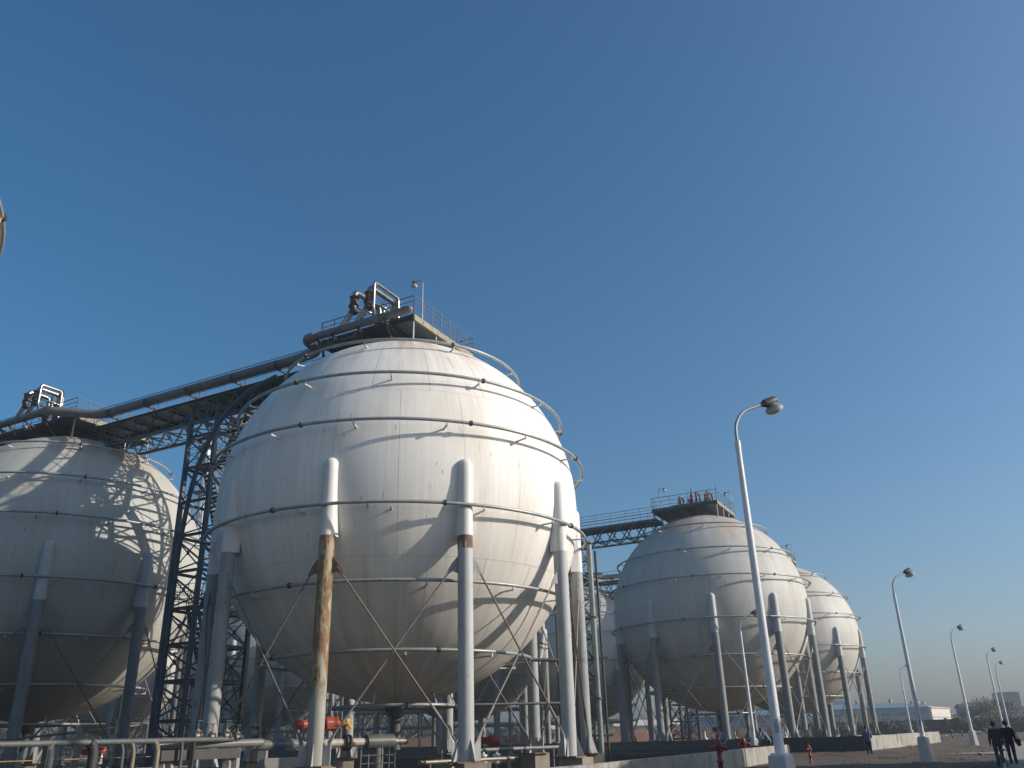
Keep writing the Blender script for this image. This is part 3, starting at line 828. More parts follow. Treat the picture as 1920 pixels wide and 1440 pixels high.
    mb=MB(); mb.cyl(P_(1.0,hw+.25,ZD-.28),P_(sL-.4,hw+.25,ZD-.28),.085,n=12); mb.lathe(P_(1.0,hw+.25,ZD-.28),[(.14,-.05),(.14,.05)],12,-VH); mb.build('lower_header',PIPE_D,e)
    return e
crown_pipework('A','silver relief pipework looping over the crown platform of the largest tank',-2.75,-2.25,3.4,19.5,True)
crown_pipework('B','silver relief pipework looping over the crown of the tank crossed by lattice shadows',-3.1,-1.2,9,19.62,False,-1.75)
# C: red-brown risers
def crown_pipework_c(key,label):
    c=TANK[key]; P_=lambda s,w_,z: T(c,s,w_,z)
    e=empty('relief_pipework',P_(0,0,ZD),label,'pipework')
    for s,w_,h,dd in ((1.4,-.6,1.35,.9),(.6,-.4,1.0,.9),(.1,.2,1.75,.8),(-.7,.2,1.5,1.1),(-1.2,-.9,1.35,1.1)):
        mb=MB(); mb.tube(bend_path([P_(s,w_,ZD),P_(s,w_,ZD+h),P_(s-.1,w_+dd,ZD+h-.06),P_(s-.15,w_+dd+.1,ZD+.05)],.2,5),.085,10); mb.build('riser_pipe',REDBR if h>1 else PIPE_D,e)
        valve_bits(e,P_(s,w_,ZD+.35),ZH,.10,BROWN); valve_bits(e,P_(s,w_,ZD+.85),ZH,.10,REDBR)
        handwheel(e,P_(s+.1,w_-.35,ZD+.5),Vector((.3,-1,.2)),.14)
    mb=MB(); mb.lathe(P_(.35,-.3,ZD+.7),[(.10,0),(.14,.1),(.14,.7),(.09,.85),(.05,.95),(.045,1.25),(0,1.27)],12); mb.build('relief_valve',REDBR,e)
    mb=MB(); mb.cyl(P_(-1.6,-1.4,ZD+.3),P_(1.9,-1.4,ZD+.3),.13,n=12); mb.build('deck_pipe',PIPE_D,e)
    for q in (-1.3,-.4,.5,1.5):
        strut('pipe_stand',P_(q,-1.4,ZD),P_(q,-1.4,ZD+.2),.05,STEEL_D,e)
crown_pipework_c('C','red-brown risers and relief valves on the crown of the dull grey legged tank')
crown_pipework_c('D','dark risers on the crown of the tank nearest the lamp-lined road')

# ------------------------------------------------------------------ walkway bridges
def bridge(key,s0,s1,label,zt=18.95,zb=17.55,hw=1.0,npan=12,rails=3,post=1.5):
    c=TANK[key]; P_=lambda s,w_,z: T(c,s,w_,z)
    e=empty('walkway_bridge',P_((s0+s1)/2,0,zb),label,'bridge')
    ds=(s1-s0)/npan
    for w_ in (-hw,hw):
        strut('top_chord',P_(s0,w_,zt-.1),P_(s1,w_,zt-.1),.14,STEEL,e,'ibeam',.2)
        strut('bottom_chord',P_(s0,w_,zb),P_(s1,w_,zb),.14,STEEL,e,'box',.14)
        for i in range(npan):
            a=s0+ds*i; m_=a+ds/2
            strut('truss_diagonal',P_(a,w_,zb),P_(m_,w_,zt-.18),.09,STEEL,e,'angle',.09,up=UH)
            strut('truss_diagonal',P_(m_,w_,zt-.18),P_(a+ds,w_,zb),.09,STEEL,e,'angle',.09,up=UH)
            mb=MB(); q=P_(a,w_,zb); mb.plate([q+VH*-.16,q+VH*.16,q+VH*.1+ZH*.2,q-VH*.1+ZH*.2],.03,UH); mb.build('gusset_plate',STEEL,e)
    for i in range(npan+1):
        a=s0+ds*i; strut('cross_beam',P_(a,-hw,zb+.01),P_(a,hw,zb+.01),.08,STEEL,e,'box',.08)
        strut('floor_beam',P_(a,-hw,zt-.12),P_(a,hw,zt-.12),.08,STEEL_D,e,'ibeam',.14)
        if i<npan:
            strut('sway_diagonal',P_(a,-hw,zb+.06),P_(a+ds,hw,zb+.06),.06,STEEL,e,'angle',.06)
            strut('sway_diagonal',P_(a,hw,zb-.02),P_(a+ds,-hw,zb-.02),.06,STEEL,e,'angle',.06)
            mb=MB(); mb.plate([P_(a+.005,-hw+.05,zt+.02),P_(a+ds-.005,-hw+.05,zt+.02),P_(a+ds-.005,hw-.05,zt+.02),P_(a+.005,hw-.05,zt+.02)],.03,ZH); mb.build('deck_plate',STEEL,e)
    for w_ in (-hw,hw): railing(e,[P_(s0,w_,zt+.02),P_(s1,w_,zt+.02)],1.08,rails,post)
    return e
bridge('A',3.45,21.2,'long truss walkway bridge with fat grey pipe, joining the two largest tanks in view')
bridge('C',3.55,20.5,'truss walkway bridge with open railings leading to the red-brown pipework platform',rails=4,post=1.4)
bridge('E',-20.6,-2.75,'far truss walkway bridge with silver pipe at the shaded light-striped tank')

def fat_pipe(name,pts,r,mt,label,supports=()):
    e=empty(name,pts[len(pts)//2],label,'pipe')
    mb=MB(); mb.tube(bend_path(pts,.6,7),r,18); mb.build('pipe_run',mt,e)
    for (p,q) in supports:
        mb=MB(); mb.obox(p,q,.1,.12); mb.obox(q,Vector(q)+ZH*.35,.08,.08); mb.build('pipe_bracket',STEEL_D,e)
        mb=MB(); d=(Vector(q)-Vector(p)).normalized()
        mb.tube([Vector(p)+d*.05+ZH*.1]+[Vector((p[0],p[1],p[2]))+d*(.33+(r+.02)*-math.cos(a))+ZH*(.07+r+(r+.02)*math.sin(a)) for a in [PI*i/8 for i in range(9)]],.018,6); mb.build('pipe_clamp',FLANGE,e)
    return e
zp=19.28
fat_pipe('vapour_pipe',[TA(3.3,-2.75,19.5),TA(3.85,-2.75,19.5),TA(3.85,-1.8,zp),TA(5.2,-1.62,zp),TA(20.0,-1.62,zp),TA(22.6,-3.1,19.6),TA(23.2,-3.1,19.62)],.25,PIPE,
  'fat grey pipe running along the truss bridge between the two largest tanks',
  [(TA(s,-.95,18.95),TA(s,-1.95,18.95)) for s in (6.5,9.5,12.8,16,19)])
fat_pipe('vapour_pipe',[T(TANK['E'],-20.4,-1.62,zp),T(TANK['E'],-4.0,-1.62,zp),T(TANK['E'],-2.9,-2.6,zp+.2),T(TANK['E'],-1.2,-2.7,zp+.3)],.25,CLAD,
  'silver pipe running along the far truss bridge',[(T(TANK['E'],s,-.95,18.95),T(TANK['E'],s,-1.95,18.95)) for s in (-16,-12,-8,-5)])

# ------------------------------------------------------------------ lattice stair towers
def tower(key,s0,s1,w0,w1,label,levels,detail=2,gz=0.0):
    c=TANK[key]; P_=lambda s,w_,z: T(c,s,w_,z)
    e=empty('stair_tower',P_((s0+s1)/2,(w0+w1)/2,gz),label,'tower')
    cor=[(s0,w0),(s1,w0),(s1,w1),(s0,w1)]
    zt=levels[-1]
    for s,w_ in cor:
        strut('column',P_(s,w_,gz),P_(s,w_,zt),.20,STEEL,e,'box',.20,up=UH)
    for k_ in range(4):
        a=cor[k_];b=cor[(k_+1)%4]
        nrm=(UH if k_%2==0 else VH)
        for i,z in enumerate(levels):
            strut('tower_beam',P_(*a,z),P_(*b,z),.10,STEEL,e,'ibeam',.14)
            if i<len(levels)-1:
                z2=levels[i+1]
                strut('tower_brace',P_(*a,z+.08),P_(*b,z2-.08),.075,STEEL,e,'angle',.075,up=nrm)
                strut('tower_brace',P_(*b,z+.08)+nrm*.03,P_(*a,z2-.08)+nrm*.03,.075,STEEL,e,'angle',.075,up=nrm)
                mid=(P_(*a,(z+z2)/2)+P_(*b,(z+z2)/2))/2; mb=MB(); d=(P_(*b,0)-P_(*a,0)).normalized()
                mb.plate([mid-d*.13-ZH*.06,mid+d*.02-ZH*.13,mid+d*.13+ZH*.06,mid-d*.02+ZH*.13],.03,nrm); mb.build('gusset_plate',STEEL,e)
    # landings at every other level with railings, stair flights between
    lands=[z for i,z in enumerate(levels) if i%2==0]
    for j,z in enumerate(lands):
        ww=(w0+.15,w0+1.15) if j%2==0 else (w1-1.15,w1-.15)
        mb=MB(); mb.plate([P_(s0+.12,ww[0],z+.1),P_(s1-.12,ww[0],z+.1),P_(s1-.12,ww[1],z+.1),P_(s0+.12,ww[1],z+.1)],.05,ZH); mb.build('landing',STEEL_D,e)
        for w_ in (w0+.05,) if j%2==0 else (w1-.05,):
            a=P_(s0+.12,w_,z+.1);b=P_(s1-.12,w_,z+.1)
            for q in range(4): strut('rail_post',a+(b-a)*(q/3),a+(b-a)*(q/3)+ZH*1.05,.02,RAIL,e,n=5)
            for q in (.35,.7,1.05): strut('guard_rail',a+ZH*q,b+ZH*q,.017,RAIL,e,n=5)
        for s in (s0+.1,s1-.1):
            a=P_(s,ww[0],z+.1);b=P_(s,ww[1],z+.1)
            for q in (.35,.7,1.05): strut('guard_rail',a+ZH*q,b+ZH*q,.017,RAIL,e,n=5)
        if j<len(lands)-1:
            z2=lands[j+1]; near_to_far=(j%2==0)
            wa,wb=(w0+1.1,w1-1.1) if near_to_far else (w1-1.1,w0+1.1)
            lane=(s0+.2,s0+.9) if near_to_far else (s1-.9,s1-.2)
            ym=YSTAIR if z2>=17 else STEEL
            fl=None
            for s in lane:
                o=strut('stair_stringer',P_(s,wa,z+.1),P_(s,wb,z2+.1),.05,ym,e,'box',.2)
                fl=o
                strut('hand_rail',P_(s,wa,z+1.1),P_(s,wb,z2+1.1),.02,ym if z2>=17 else RAIL,e,n=5)
                for q in (0,.5,1): strut('rail_post',P_(s,wa+(wb-wa)*q,z+.1+(z2-z)*q),P_(s,wa+(wb-wa)*q,z+1.1+(z2-z)*q),.018,RAIL,e,n=5)
            nt_=int((z2-z)/.22)
            for q in range(1,nt_):
                t=q/nt_; w_=wa+(wb-wa)*t; zz=z+.1+(z2-z)*t
                mb=MB(); mb.plate([P_(lane[0],w_-.12,zz),P_(lane[1],w_-.12,zz),P_(lane[1],w_+.12,zz),P_(lane[0],w_+.12,zz)],.03,ZH); mb.build('stair_tread',STEEL_D,e)
    return e
LV=[.95,2.75,4.5,6.17,7.84,9.64,11.45,13.2,15.04,16.75,18.35]
tower('A',11.2,13.15,-1.02,2.55,'blue-grey lattice stair tower carrying the truss bridge between the two largest tanks',LV)
tower('C',11.7,13.6,-1.02,2.55,'lattice stair tower under the open-railed bridge, glimpsed beside the tall riser pipes',LV)
tower('E',-12.6,-10.6,-1.02,2.55,'far lattice stair tower below the silver bridge pipe',LV)

# riser that swings off the tower up to the bridge
mb=MB(); mb.tube(bend_path([TA(12.25,-1.55,.3),TA(12.25,-1.55,11.0),TA(11.7,-1.65,14.4),TA(10.4,-1.7,16.9),TA(8.6,-1.55,18.35),TA(6.9,-1.35,18.8)],1.2,7),.12,12)
tag(mb.build('riser_pipe',STEEL),'grey riser pipe curving from the stair tower up to the truss bridge','pipe')
# two tall thin risers by the far right legs of the big tank
e=empty('riser_pipes',(4.4,44.5,0),'pair of tall upright pipes clamped together beside the right legs of the largest tank','pipes')
pa=Vector((3.82,44.2,0)); 
mb=MB(); mb.cyl(pa,pa+ZH*10.9,.13,n=12); mb.build('riser_pipe',mat('riser_green',(0.27,0.31,0.30),(0.17,0.20,0.19),2,.45),e)
mb=MB(); mb.cyl(pa+Vector((.36,.1,0)),pa+Vector((.30,.1,10.6)),.07,n=10); mb.build('thin_riser',STEEL_D,e)
for z in (1.6,5.2,9.4): mb=MB(); mb.obox(pa+Vector((-.25,-.02,z)),pa+Vector((.6,.12,z)),.12,.09); mb.build('pipe_clamp',FLANGE,e)
for z in (3.3,7.2,11.0): disc('flange',pa+ZH*z,ZH,.2,.08,PIPE_D,e)
# sprinkler feed pipe crossing from the lower ring to the right legs, and the low ring feed
mb=MB(); mb.tube(bend_path([(.1,37.3,4.64),(.9,37.4,4.64),(2.3,37.7,4.6),(2.32,37.72,1.0)],.3),.075,10); tag(mb.build('feed_pipe',PIPE_D),'dark horizontal feed pipe from the lower sprinkler ring behind the right legs','pipe')
mb=MB(); mb.tube(bend_path([(-2.75,36.2,2.9),(-2.0,36.3,2.9),(2.1,37.4,2.9),(2.12,37.42,.9)],.2),.05,8); tag(mb.build('feed_pipe',PIPE),'thin pale feed pipe from the bottom ring of the largest tank','pipe')
# ------------------------------------------------------------------ street lamps
def street_lamp(x,y,h,label,z0=0.0,arm_dir=(.86,.5,0),ped=1.13,rot=.25,poleM=POLE):
    p=Vector((x,y,z0)); e=empty('street_lamp',p,label,'street lamp','street lamps along the site road')
    mb=MB(); n=6; vs=[];fs=[]
    for zz,r in ((-.1,.37),(ped-.04,.28),(ped,.25)):
        for i in range(n):
            a=rot+2*PI*i/n; vs.append((x+r*math.cos(a),y+r*math.sin(a),z0+zz))
    fs=[(k_*n+i,k_*n+(i+1)%n,(k_+1)*n+(i+1)%n,(k_+1)*n+i) for k_ in range(2) for i in range(n)]+[tuple(2*n+i for i in range(n)),tuple(range(n-1,-1,-1))]
    mb._add(vs,fs); pd=mb.build('pedestal',CONCP,e)
    mb=MB(); mb.box((-.47,-.47,-.06),(.47,.47,.05),Matrix.Translation(p)@Matrix.Rotation(rot,4,'Z')); mb.build('footing',CONC,e)
    z1=z0+ped; zt=z0+h
    mb=MB(); mb.tube([(x,y,z1-.02),(x,y,z1+(h-ped)*.5),(x,y,zt-.95)],[.115,.092,.07],14); mb.build('pole',poleM,e)
    mb=MB(); mb.cyl((x,y,z1-.01),(x,y,z1+.035),.2,n=14); mb.build('pole_flange',poleM,e)
    mb=MB(); mb.box((-.045,-.012,0),(.045,.012,.3),Matrix.Translation((x-.03,y-.108,z1+.45))); mb.build('access_door',POLED,e)
    d=Vector(arm_dir).normalized()
    c0=Vector((x,y,zt-.95)); pts=[c0,c0+ZH*.55,c0+ZH*.95+d*.28,c0+ZH*1.22+d*.95]
    mb=MB(); mb.tube(bend_path(pts,.45,8),.04,10); arm=mb.build('arm',POLED,e)
    mb=MB(); mb.cyl(c0-ZH*.12,c0+ZH*.1,.078,n=12); mb.build('collar',poleM,e)
    a0=pts[-1]; ad=(pts[-1]-pts[-2]).normalized()
    hd=MB(); hd.lathe(a0-ad*.06,[(.05,0),(.055,.06),(.085,.1),(.115,.18),(.12,.5),(.10,.56),(0,.58)],12,ad); hm=hd.build('lamp_housing',LHEAD,e)
    c1=a0+ad*.33-ZH*.02; dn=(-ZH+ad*.32).normalized()
    mb=MB(); mb.lathe(c1,[(.09,.03),(.16,.10),(.235,.17),(.25,.20)],18,dn); mb.build('reflector',mat('lamp_reflector',(.45,.43,.40),(.33,.31,.29),9,.4,metal=.4),hm)
    mb=MB(); mb.lathe(c1+dn*.195,[(.245,0),(.235,.05),(.18,.10),(.09,.13),(0,.14)],18,dn); mb.build('lamp_bowl',LGLASS,hm)
    return e
street_lamp(5.74,20.5,9.35,'tall white street lamp rising between the largest tank and the dull grey legged tank',arm_dir=(.93,.36,0),rot=.55)
street_lamp(19.3,44.1,8.75,'street lamp on a white pedestal at the road corner, beside two walking people',arm_dir=(.93,.36,0),rot=.3)
street_lamp(35.4,71.9,8.75,'street lamp on a pedestal in bare soil short of the dark bushes',arm_dir=(.93,.36,0))
street_lamp(50.4,95.5,8.75,'street lamp beside the stacked white slats',arm_dir=(.93,.36,0))
street_lamp(62.5,117,8.75,'far street lamp in front of the blue factory block',arm_dir=(.93,.36,0))
street_lamp(14.25,56.2,8.4,'slim street lamp standing before the dark bund wall under the dull grey legged tank',arm_dir=(.9,.2,0))
street_lamp(48.0,112.5,8.4,'slim far street lamp against the long blue warehouse',arm_dir=(.9,.2,0))

# ------------------------------------------------------------------ hydrants
def hydrant(x,y,z0,h,label,mt=RED,rot=0):
    p=Vector((x,y,z0)); e=empty('fire_hydrant',p,label,'hydrant','red fire hydrants around the bunds')
    k_=h/1.3
    mb=MB(); mb.lathe(p,[(.16*k_,-.05),(.16*k_,.03),(.085*k_,.05),(.08*k_,.42*k_),(.13*k_,.43*k_),(.13*k_,.48*k_),(.085*k_,.5*k_),(.08*k_,.82*k_),(.11*k_,.86*k_),(.12*k_,1.0*k_),(.10*k_,1.1*k_),(.05*k_,1.17*k_),(0,1.19*k_)],14); mb.build('barrel',mt,e)
    for s in (-1,1):
        d=Vector((math.cos(rot)*s,math.sin(rot)*s,0)); q=p+ZH*.92*k_
        mb=MB(); mb.tube([q+d*.05*k_,q+d*.2*k_,q+d*.27*k_-ZH*.05*k_],.055*k_,10); nz=mb.build('outlet',mt,e)
        disc('outlet_cap',q+d*.29*k_-ZH*.06*k_,d-ZH*.4,.075*k_,.06*k_,mt,nz)
    d=Vector((math.cos(rot+PI/2),math.sin(rot+PI/2),0)); 
    mb=MB(); mb.cyl(p+ZH*.8*k_,p+ZH*.8*k_-d*.2*k_,.05*k_,n=10); mb.build('pumper_outlet',mt,e)
    mb=MB(); mb.cyl(p+ZH*1.18*k_,p+ZH*1.3*k_,.025*k_,n=6); mb.build('spindle',mt,e)
    return e
hydrant(7.9,36.9,0,1.5,'tall red fire hydrant in front of the long sunlit bund wall',rot=.4)
e=empty('hose_lever',(8.15,36.95,1.2),'pale bent metal arm sticking up beside the tall hydrant','lever')
mb=MB(); mb.tube(bend_path([(8.0,36.92,1.15),(8.22,36.95,1.22),(8.34,36.97,1.42),(8.36,36.97,1.55)],.05),.018,6); mb.build('arm',BRKT,e)
mb=MB(); mb.cyl((7.78,36.86,1.35),(7.76,36.86,1.58),.03,n=6); mb.build('knob',BRKT,e)
hydrant(11.6,48.0,.05,1.4,'red fire hydrant half hidden behind the long sunlit bund wall',rot=.2)
hydrant(15.1,48.4,0,.95,'short dark red hydrant in bare soil by the pale road strip',REDD,rot=.8)
hydrant(33.0,77.2,.18,.95,'red hydrant in front of the pale sunlit bund wall near its middle',rot=1.2)
hydrant(39.0,88.0,.1,1.0,'slender red hydrant past the end of the pale sunlit bund wall',REDD,rot=.2)
hydrant(47.5,101.0,0,1.3,'rusty red post standing in the soil before the dark fence',REDBR)
hydrant(52.0,108.0,0,1.1,'second rusty red post nearer the bushes',REDBR,rot=1)

# ------------------------------------------------------------------ pipes and valves in the front bund
def pipe_run(name,pts,r,mt,label,rad=.2,n=12,posts=()):
    e=empty(name,pts[0],label,'pipe'); mb=MB(); mb.tube(bend_path(pts,rad,6),r,n); mb.build('pipe_run',mt,e)
    for q in posts: 
        mb=MB(); mb.box((-.06,-.06,0),(.06,.06,q[2]-r-.02),Matrix.Translation((q[0],q[1],.05))); mb.build('pipe_post',STEEL_D,e)
    return e
U=lambda a,b,t:(Vector(a)*(1-t)+Vector(b)*t)
pL=Vector((-14.2,18.1,1.80)); pR=Vector((-8.95,28.15,1.82))
e=pipe_run('water_pipe',[pL,pR],.075,mat('grey_green_pipe',(.10,.11,.10),(.07,.078,.072),3,.5),'long slim grey pipe at eye level running in front of the shaded tank legs',n=14,posts=[tuple(U(pL,pR,t)) for t in (.08,.45,.86)])
hdr0=Vector((-10.6,26.2,1.68)); hdr1=Vector((-8.35,29.1,1.70))
e=empty('header_pipe',hdr0,'thicker grey header pipe with a rounded end cap near the rusty leg','pipe')
mb=MB(); mb.cyl(hdr0,hdr1,.12,n=16); mb.lathe(hdr1,[(.12,0),(.115,.04),(.08,.085),(.04,.1),(0,.105)],16,(hdr1-hdr0)); mb.build('pipe_run',PIPE,e)
for t in (.15,.75): q=U(hdr0,hdr1,t); mb=MB(); mb.box((-.1,-.16,.05),(.1,.16,q.z-.13),Matrix.Translation((q.x,q.y,0))); mb.build('pipe_stand',CONC,e)
# drop pipes under the long pipe
for i,(t,r_,mt) in enumerate(((.455,.10,PIPE_D),(.555,.13,STEEL_D),(.635,.045,PIPE_D),(.665,.06,BRASS),(.735,.08,BRASS),(.82,.05,PIPE_D))):
    q=U(pL,pR,t); o=Vector((.25,.5,0))*(.12 if i in (0,5) else .3)
    mb=MB(); mb.tube(bend_path([q-ZH*.02,q+o*.5-ZH*.05,q+o-ZH*.25,Vector((q.x+o.x,q.y+o.y,.05))],.15),r_,10)
    tag(mb.build('drop_pipe',mt),['wide pale drop pipe nearest the open end of the long slim pipe','dark fat drop pipe under the long slim pipe','thin grey drop pipe beside the dark fat one','narrow brass-coloured drop pipe under the long slim pipe','wider brass-coloured drop pipe under the long slim pipe','bent grey drop pipe below the row of blue handwheels'][i],'pipe')
def gate_valve(p,size,label,wheel=WHEEL,body=BRASS,axis=(.6,.8,0)):
    p=Vector(p); e=empty('gate_valve',p,label,'valve','gate valves with handwheels'); ax=Vector(axis).normalized(); s=size
    mb=MB(); mb.lathe(p,[(.55*s,-.5*s),(.55*s,-.42*s),(.3*s,-.4*s),(.38*s,-.1*s),(.38*s,.1*s),(.3*s,.4*s),(.55*s,.42*s),(.55*s,.5*s)],14,ax); mb.build('valve_body',body,e)
    mb=MB(); mb.lathe(p,[(.3*s,.2*s),(.34*s,.5*s),(.5*s,.55*s),(.5*s,.68*s),(.25*s,.75*s),(.16*s,.95*s)],14); mb.build('bonnet',body,e)
    side=ax.cross(ZH)
    mb=MB()
    for q in (-1,1): mb.obox(p+side*(q*.13*s)+ZH*.9*s,p+side*(q*.13*s)+ZH*1.75*s,.07*s,.05*s)
    mb.obox(p-side*.17*s+ZH*1.75*s,p+side*.17*s+ZH*1.75*s,.1*s,.08*s); mb.build('yoke',body,e)
    mb=MB(); mb.cyl(p+ZH*.9*s,p+ZH*2.0*s,.045*s,n=6); mb.build('stem',GALV,e)
    handwheel(e,p+ZH*1.9*s,ZH,.55*s,wheel)
    return e
for i,(q,s) in enumerate((((-9.75,27.2,1.93),.22),((-9.42,27.55,1.90),.19),((-9.1,27.9,1.92),.22),((-8.85,28.2,1.88),.18))):
    gate_valve(q,s,['pale valve with blue handwheel, first in the row above the long slim pipe','small pale valve second in the row of blue handwheels','pale valve third in the row of blue handwheels, before the grey leg','smallest pale valve last in the row, nearest the rounded end cap'][i])
gate_valve((-8.8,29.6,2.0),.36,'big domed valve with blue handwheel standing behind the rounded end cap',body=PIPE)
# black trough below the valve row
e=empty('pipe_trough',(-9.3,27.4,1.0),'black steel channel below the row of blue handwheels','channel')
mb=MB(); mb.obox((-10.5,26.2,1.42),(-8.9,28.3,1.42),.5,.28); mb.build('channel',FLANGE,e)
mb=MB(); mb.box((-.1,-.1,0),(.1,.1,1.27),Matrix.Translation((-9.05,28.05,.05))); mb.build('concrete_post',CONC,e)
mb=MB(); mb.box((-.1,-.1,0),(.1,.1,1.27),Matrix.Translation((-10.4,26.4,.05))); mb.build('concrete_post',CONC,e)
# outlet line of the big tank passing behind the rusty leg
oA=Vector((-8.9,30.0,1.62)); oB=Vector((-5.6,32.6,1.62)); dv=(oB-oA).normalized()
e=empty('outlet_pipe',oA,'grey outlet pipe with painted bands passing behind the rusty leg','pipe')
mb=MB(); mb.cyl(oA,oA+dv*1.9,.16,n=16); mb.build('pipe_run',PIPE,e)
mb=MB(); mb.cyl(oA+dv*1.91,oB,.14,n=16); mb.build('pipe_run',mat('pale_pipe',(.46,.42,.36),(.32,.28,.23),4,.5,spots=(.22,.13,.08),spot_amt=(.6,.7)),e)
mb=MB(); mb.cyl(oA+dv*.75,oA+dv*1.15,.164,n=16); mb.build('blue_band',mat('band_blue',(.06,.11,.17),(.05,.09,.14),5,.5),e)
for t,r in ((1.3,.166),(2.35,.24),(2.48,.24),(3.4,.27),(3.52,.27)): disc('flange',oA+dv*t,dv,r,.07,PIPE if r<.26 else FLANGE,e)
mb=MB(); mb.cyl(oB+dv*.0,oB+dv*1.1,.26,n=14); mb.build('valve_block',PIPE_D,e)
mb=MB(); mb.cyl(oB+dv*1.1,oB+dv*1.35,.14,.1,n=12); mb.cyl(oB+dv*1.35,oB+dv*1.7,.11,n=12); mb.build('outlet_end',BRASS,e)
mb=MB(); q=oB+dv*.5; mb.tube([q-ZH*.2,Vector((q.x,q.y,.05))],.2,12); mb.build('down_leg',PIPE,e)
for t in (.4,2.0): q=oA+dv*t; mb=MB(); mb.box((-.14,-.14,.05),(.14,.14,q.z-.17),Matrix.Translation((q.x,q.y,0))); mb.build('pipe_stand',CONC,e)
# orange pneumatic actuator
aA=Vector((-7.72,30.65,2.22)); aB=Vector((-6.35,31.75,2.24)); da=(aB-aA).normalized()
e=empty('valve_actuator',aA,'orange cylindrical valve actuator with a yellow end bracket behind the rusty leg','actuator')
mb=MB(); mb.lathe(aA,[(.0,0),(.10,.0),(.15,.03),(.16,.08),(.16,1.0),(.13,1.02)],16,da); mb.build('cylinder',ORANGE,e)
mb=MB(); mb.lathe(aA+da*1.08,[(.14,0),(.24,.02),(.24,.08),(.22,.10),(.22,.42),(.24,.44),(.24,.5),(.12,.53)],16,da); mb.build('spring_housing',ORANGE,e)
for i in range(8):
    a=2*PI*i/8; x=da.orthogonal().normalized(); y=da.cross(x); q=aA+da*1.1+x*(.225*math.cos(a))+y*(.225*math.sin(a)); strut('housing_rib',q,q+da*.46,.016,ORANGE,e,n=5)
q=aA+da*1.95; sd=Vector((da.x,da.y,0)).normalized()
mb=MB(); mb.plate([q-ZH*.17,q-ZH*.17+sd*.26,q-ZH*.05+sd*.26,q-ZH*.05+sd*.13,q+ZH*.16+sd*.13,q+ZH*.16],.08,Vector((-sd.y,sd.x,0))); mb.build('end_bracket',YELLOW,e)
mb=MB(); mb.cyl(aA+da*1.62,q,.11,n=12); mb.build('end_cap',mat('actuator_dark',(.22,.05,.03),(.15,.04,.03),5,.5),e)
for t in (.6,1.3): q=aA+da*t; mb=MB(); mb.cyl(q-ZH*.14,Vector((q.x,q.y,1.78)),.07,n=10); mb.build('yoke_post',GALV,e)
# concrete blocks, ladder frame and rails under the big tank
e=empty('concrete_block',(-8.0,30.3,0),'rough concrete block left of the rusty leg foot','block'); mb=MB(); mb.box((-.75,-.25,.05),(.75,.25,1.22),Matrix.Translation((-7.9,30.6,0))@Matrix.Rotation(.45,4,'Z')); mb.build('block',CONC,e)
e=empty('sampling_stand',(-4.9,30.9,0),'small frame of upright pale pipes below the tank beside the rusty leg','frame')
for dx,h in ((-.55,1.35),(-.3,1.2),(.12,1.5),(.36,1.45),(.55,1.25)): q=Vector((-4.9+dx,31.0+dx*.3,.05)); strut('upright',q,q+ZH*h,.026,PIPE if dx<0 else PIPE_D,e,n=7)
for z in (.55,.95,1.2): strut('crossbar',(-5.45,30.83,z),(-4.35,31.17,z),.02,GALV,e,n=6)
for i,(a,b,z) in enumerate((((-3.4,30.2),(-.2,33.2),.95),((-2.6,31.6),(1.6,35.4),1.25))):
    mb=MB(); mb.cyl((*a,z),(*b,z),.07,n=10)
    for t in (.1,.5,.9): q=U((*a,0),(*b,0),t); mb.cyl((q.x,q.y,.05),(q.x,q.y,z),.04,n=6)
    tag(mb.build('low_pipe',BRASS if i==0 else PIPE),['low cream pipe lying on short posts under the largest tank','low grey pipe lying on short posts behind the middle legs of the largest tank'][i],'pipe')
# valve groups with red actuators further back, each under its own tank
def manifold(x,y,z0,label,red=True,seed=1,rot=.5,k_=1.0):
    rnd=random.Random(seed); e=empty('valve_manifold',(x,y,z0),label,'valves'); M=Matrix.Translation((x,y,z0))@Matrix.Rotation(rot,4,'Z')
    mb=MB(); mb.cyl(M@Vector((-1.6*k_,0,.55)),M@Vector((1.6*k_,0,.55)),.13,n=10); mb.build('manifold_pipe',PIPE,e)
    for i in range(5):
        q=M@Vector(((-1.3+.65*i)*k_,0,.55)); h=rnd.uniform(.5,.95)
        mb=MB(); mb.lathe(q,[(.16,-.1),(.2,.0),(.16,.12),(.1,.2),(.19,.24),(.19,.32),(.07,.36),(.05,h)],10); mb.build('valve_body',BRASS if rnd.random()<.6 else WHITEP,e)
        handwheel(e,q+ZH*h,ZH,.18,WHEEL if rnd.random()<.4 else REDD)
        mb=MB(); mb.cyl(q-ZH*.1,Vector((q.x,q.y,z0)),.06,n=8); mb.build('drain_leg',GALV,e)
    if red:
        q=M@Vector((.3*k_,.3,1.45)); d=(M.to_3x3()@Vector((1,0,0)))
        mb=MB(); mb.lathe(q-d*.7,[(.1,0),(.17,.04),(.17,.7),(.24,.74),(.24,1.2),(.15,1.25),(0,1.27)],12,d); mb.build('actuator',REDD,e)
        mb=MB(); mb.cyl(q-ZH*.2,q-ZH*.9,.07,n=8); mb.build('actuator_post',GALV,e)
    for s in (-1,1):
        q=M@Vector((1.9*k_*s,.2,0)); strut('stand',q,q+ZH*1.1,.04,GALV,e,n=6)
    return e
manifold(-1.8,42.0,.07,'cluster of pale valves under a red actuator behind the right legs of the largest tank',True,3,.3)
manifold(-20.6,43.5,.07,'cluster of valves in shade under the lattice-shadowed tank',False,4,.2)
manifold(-24.0,50.5,.07,'cluster of valves with a red actuator under the lattice-shadowed tank',True,5,.4)
manifold(15.2,70.0,.32,'cluster of valves with a red actuator between the dull grey legs',True,6,.3)
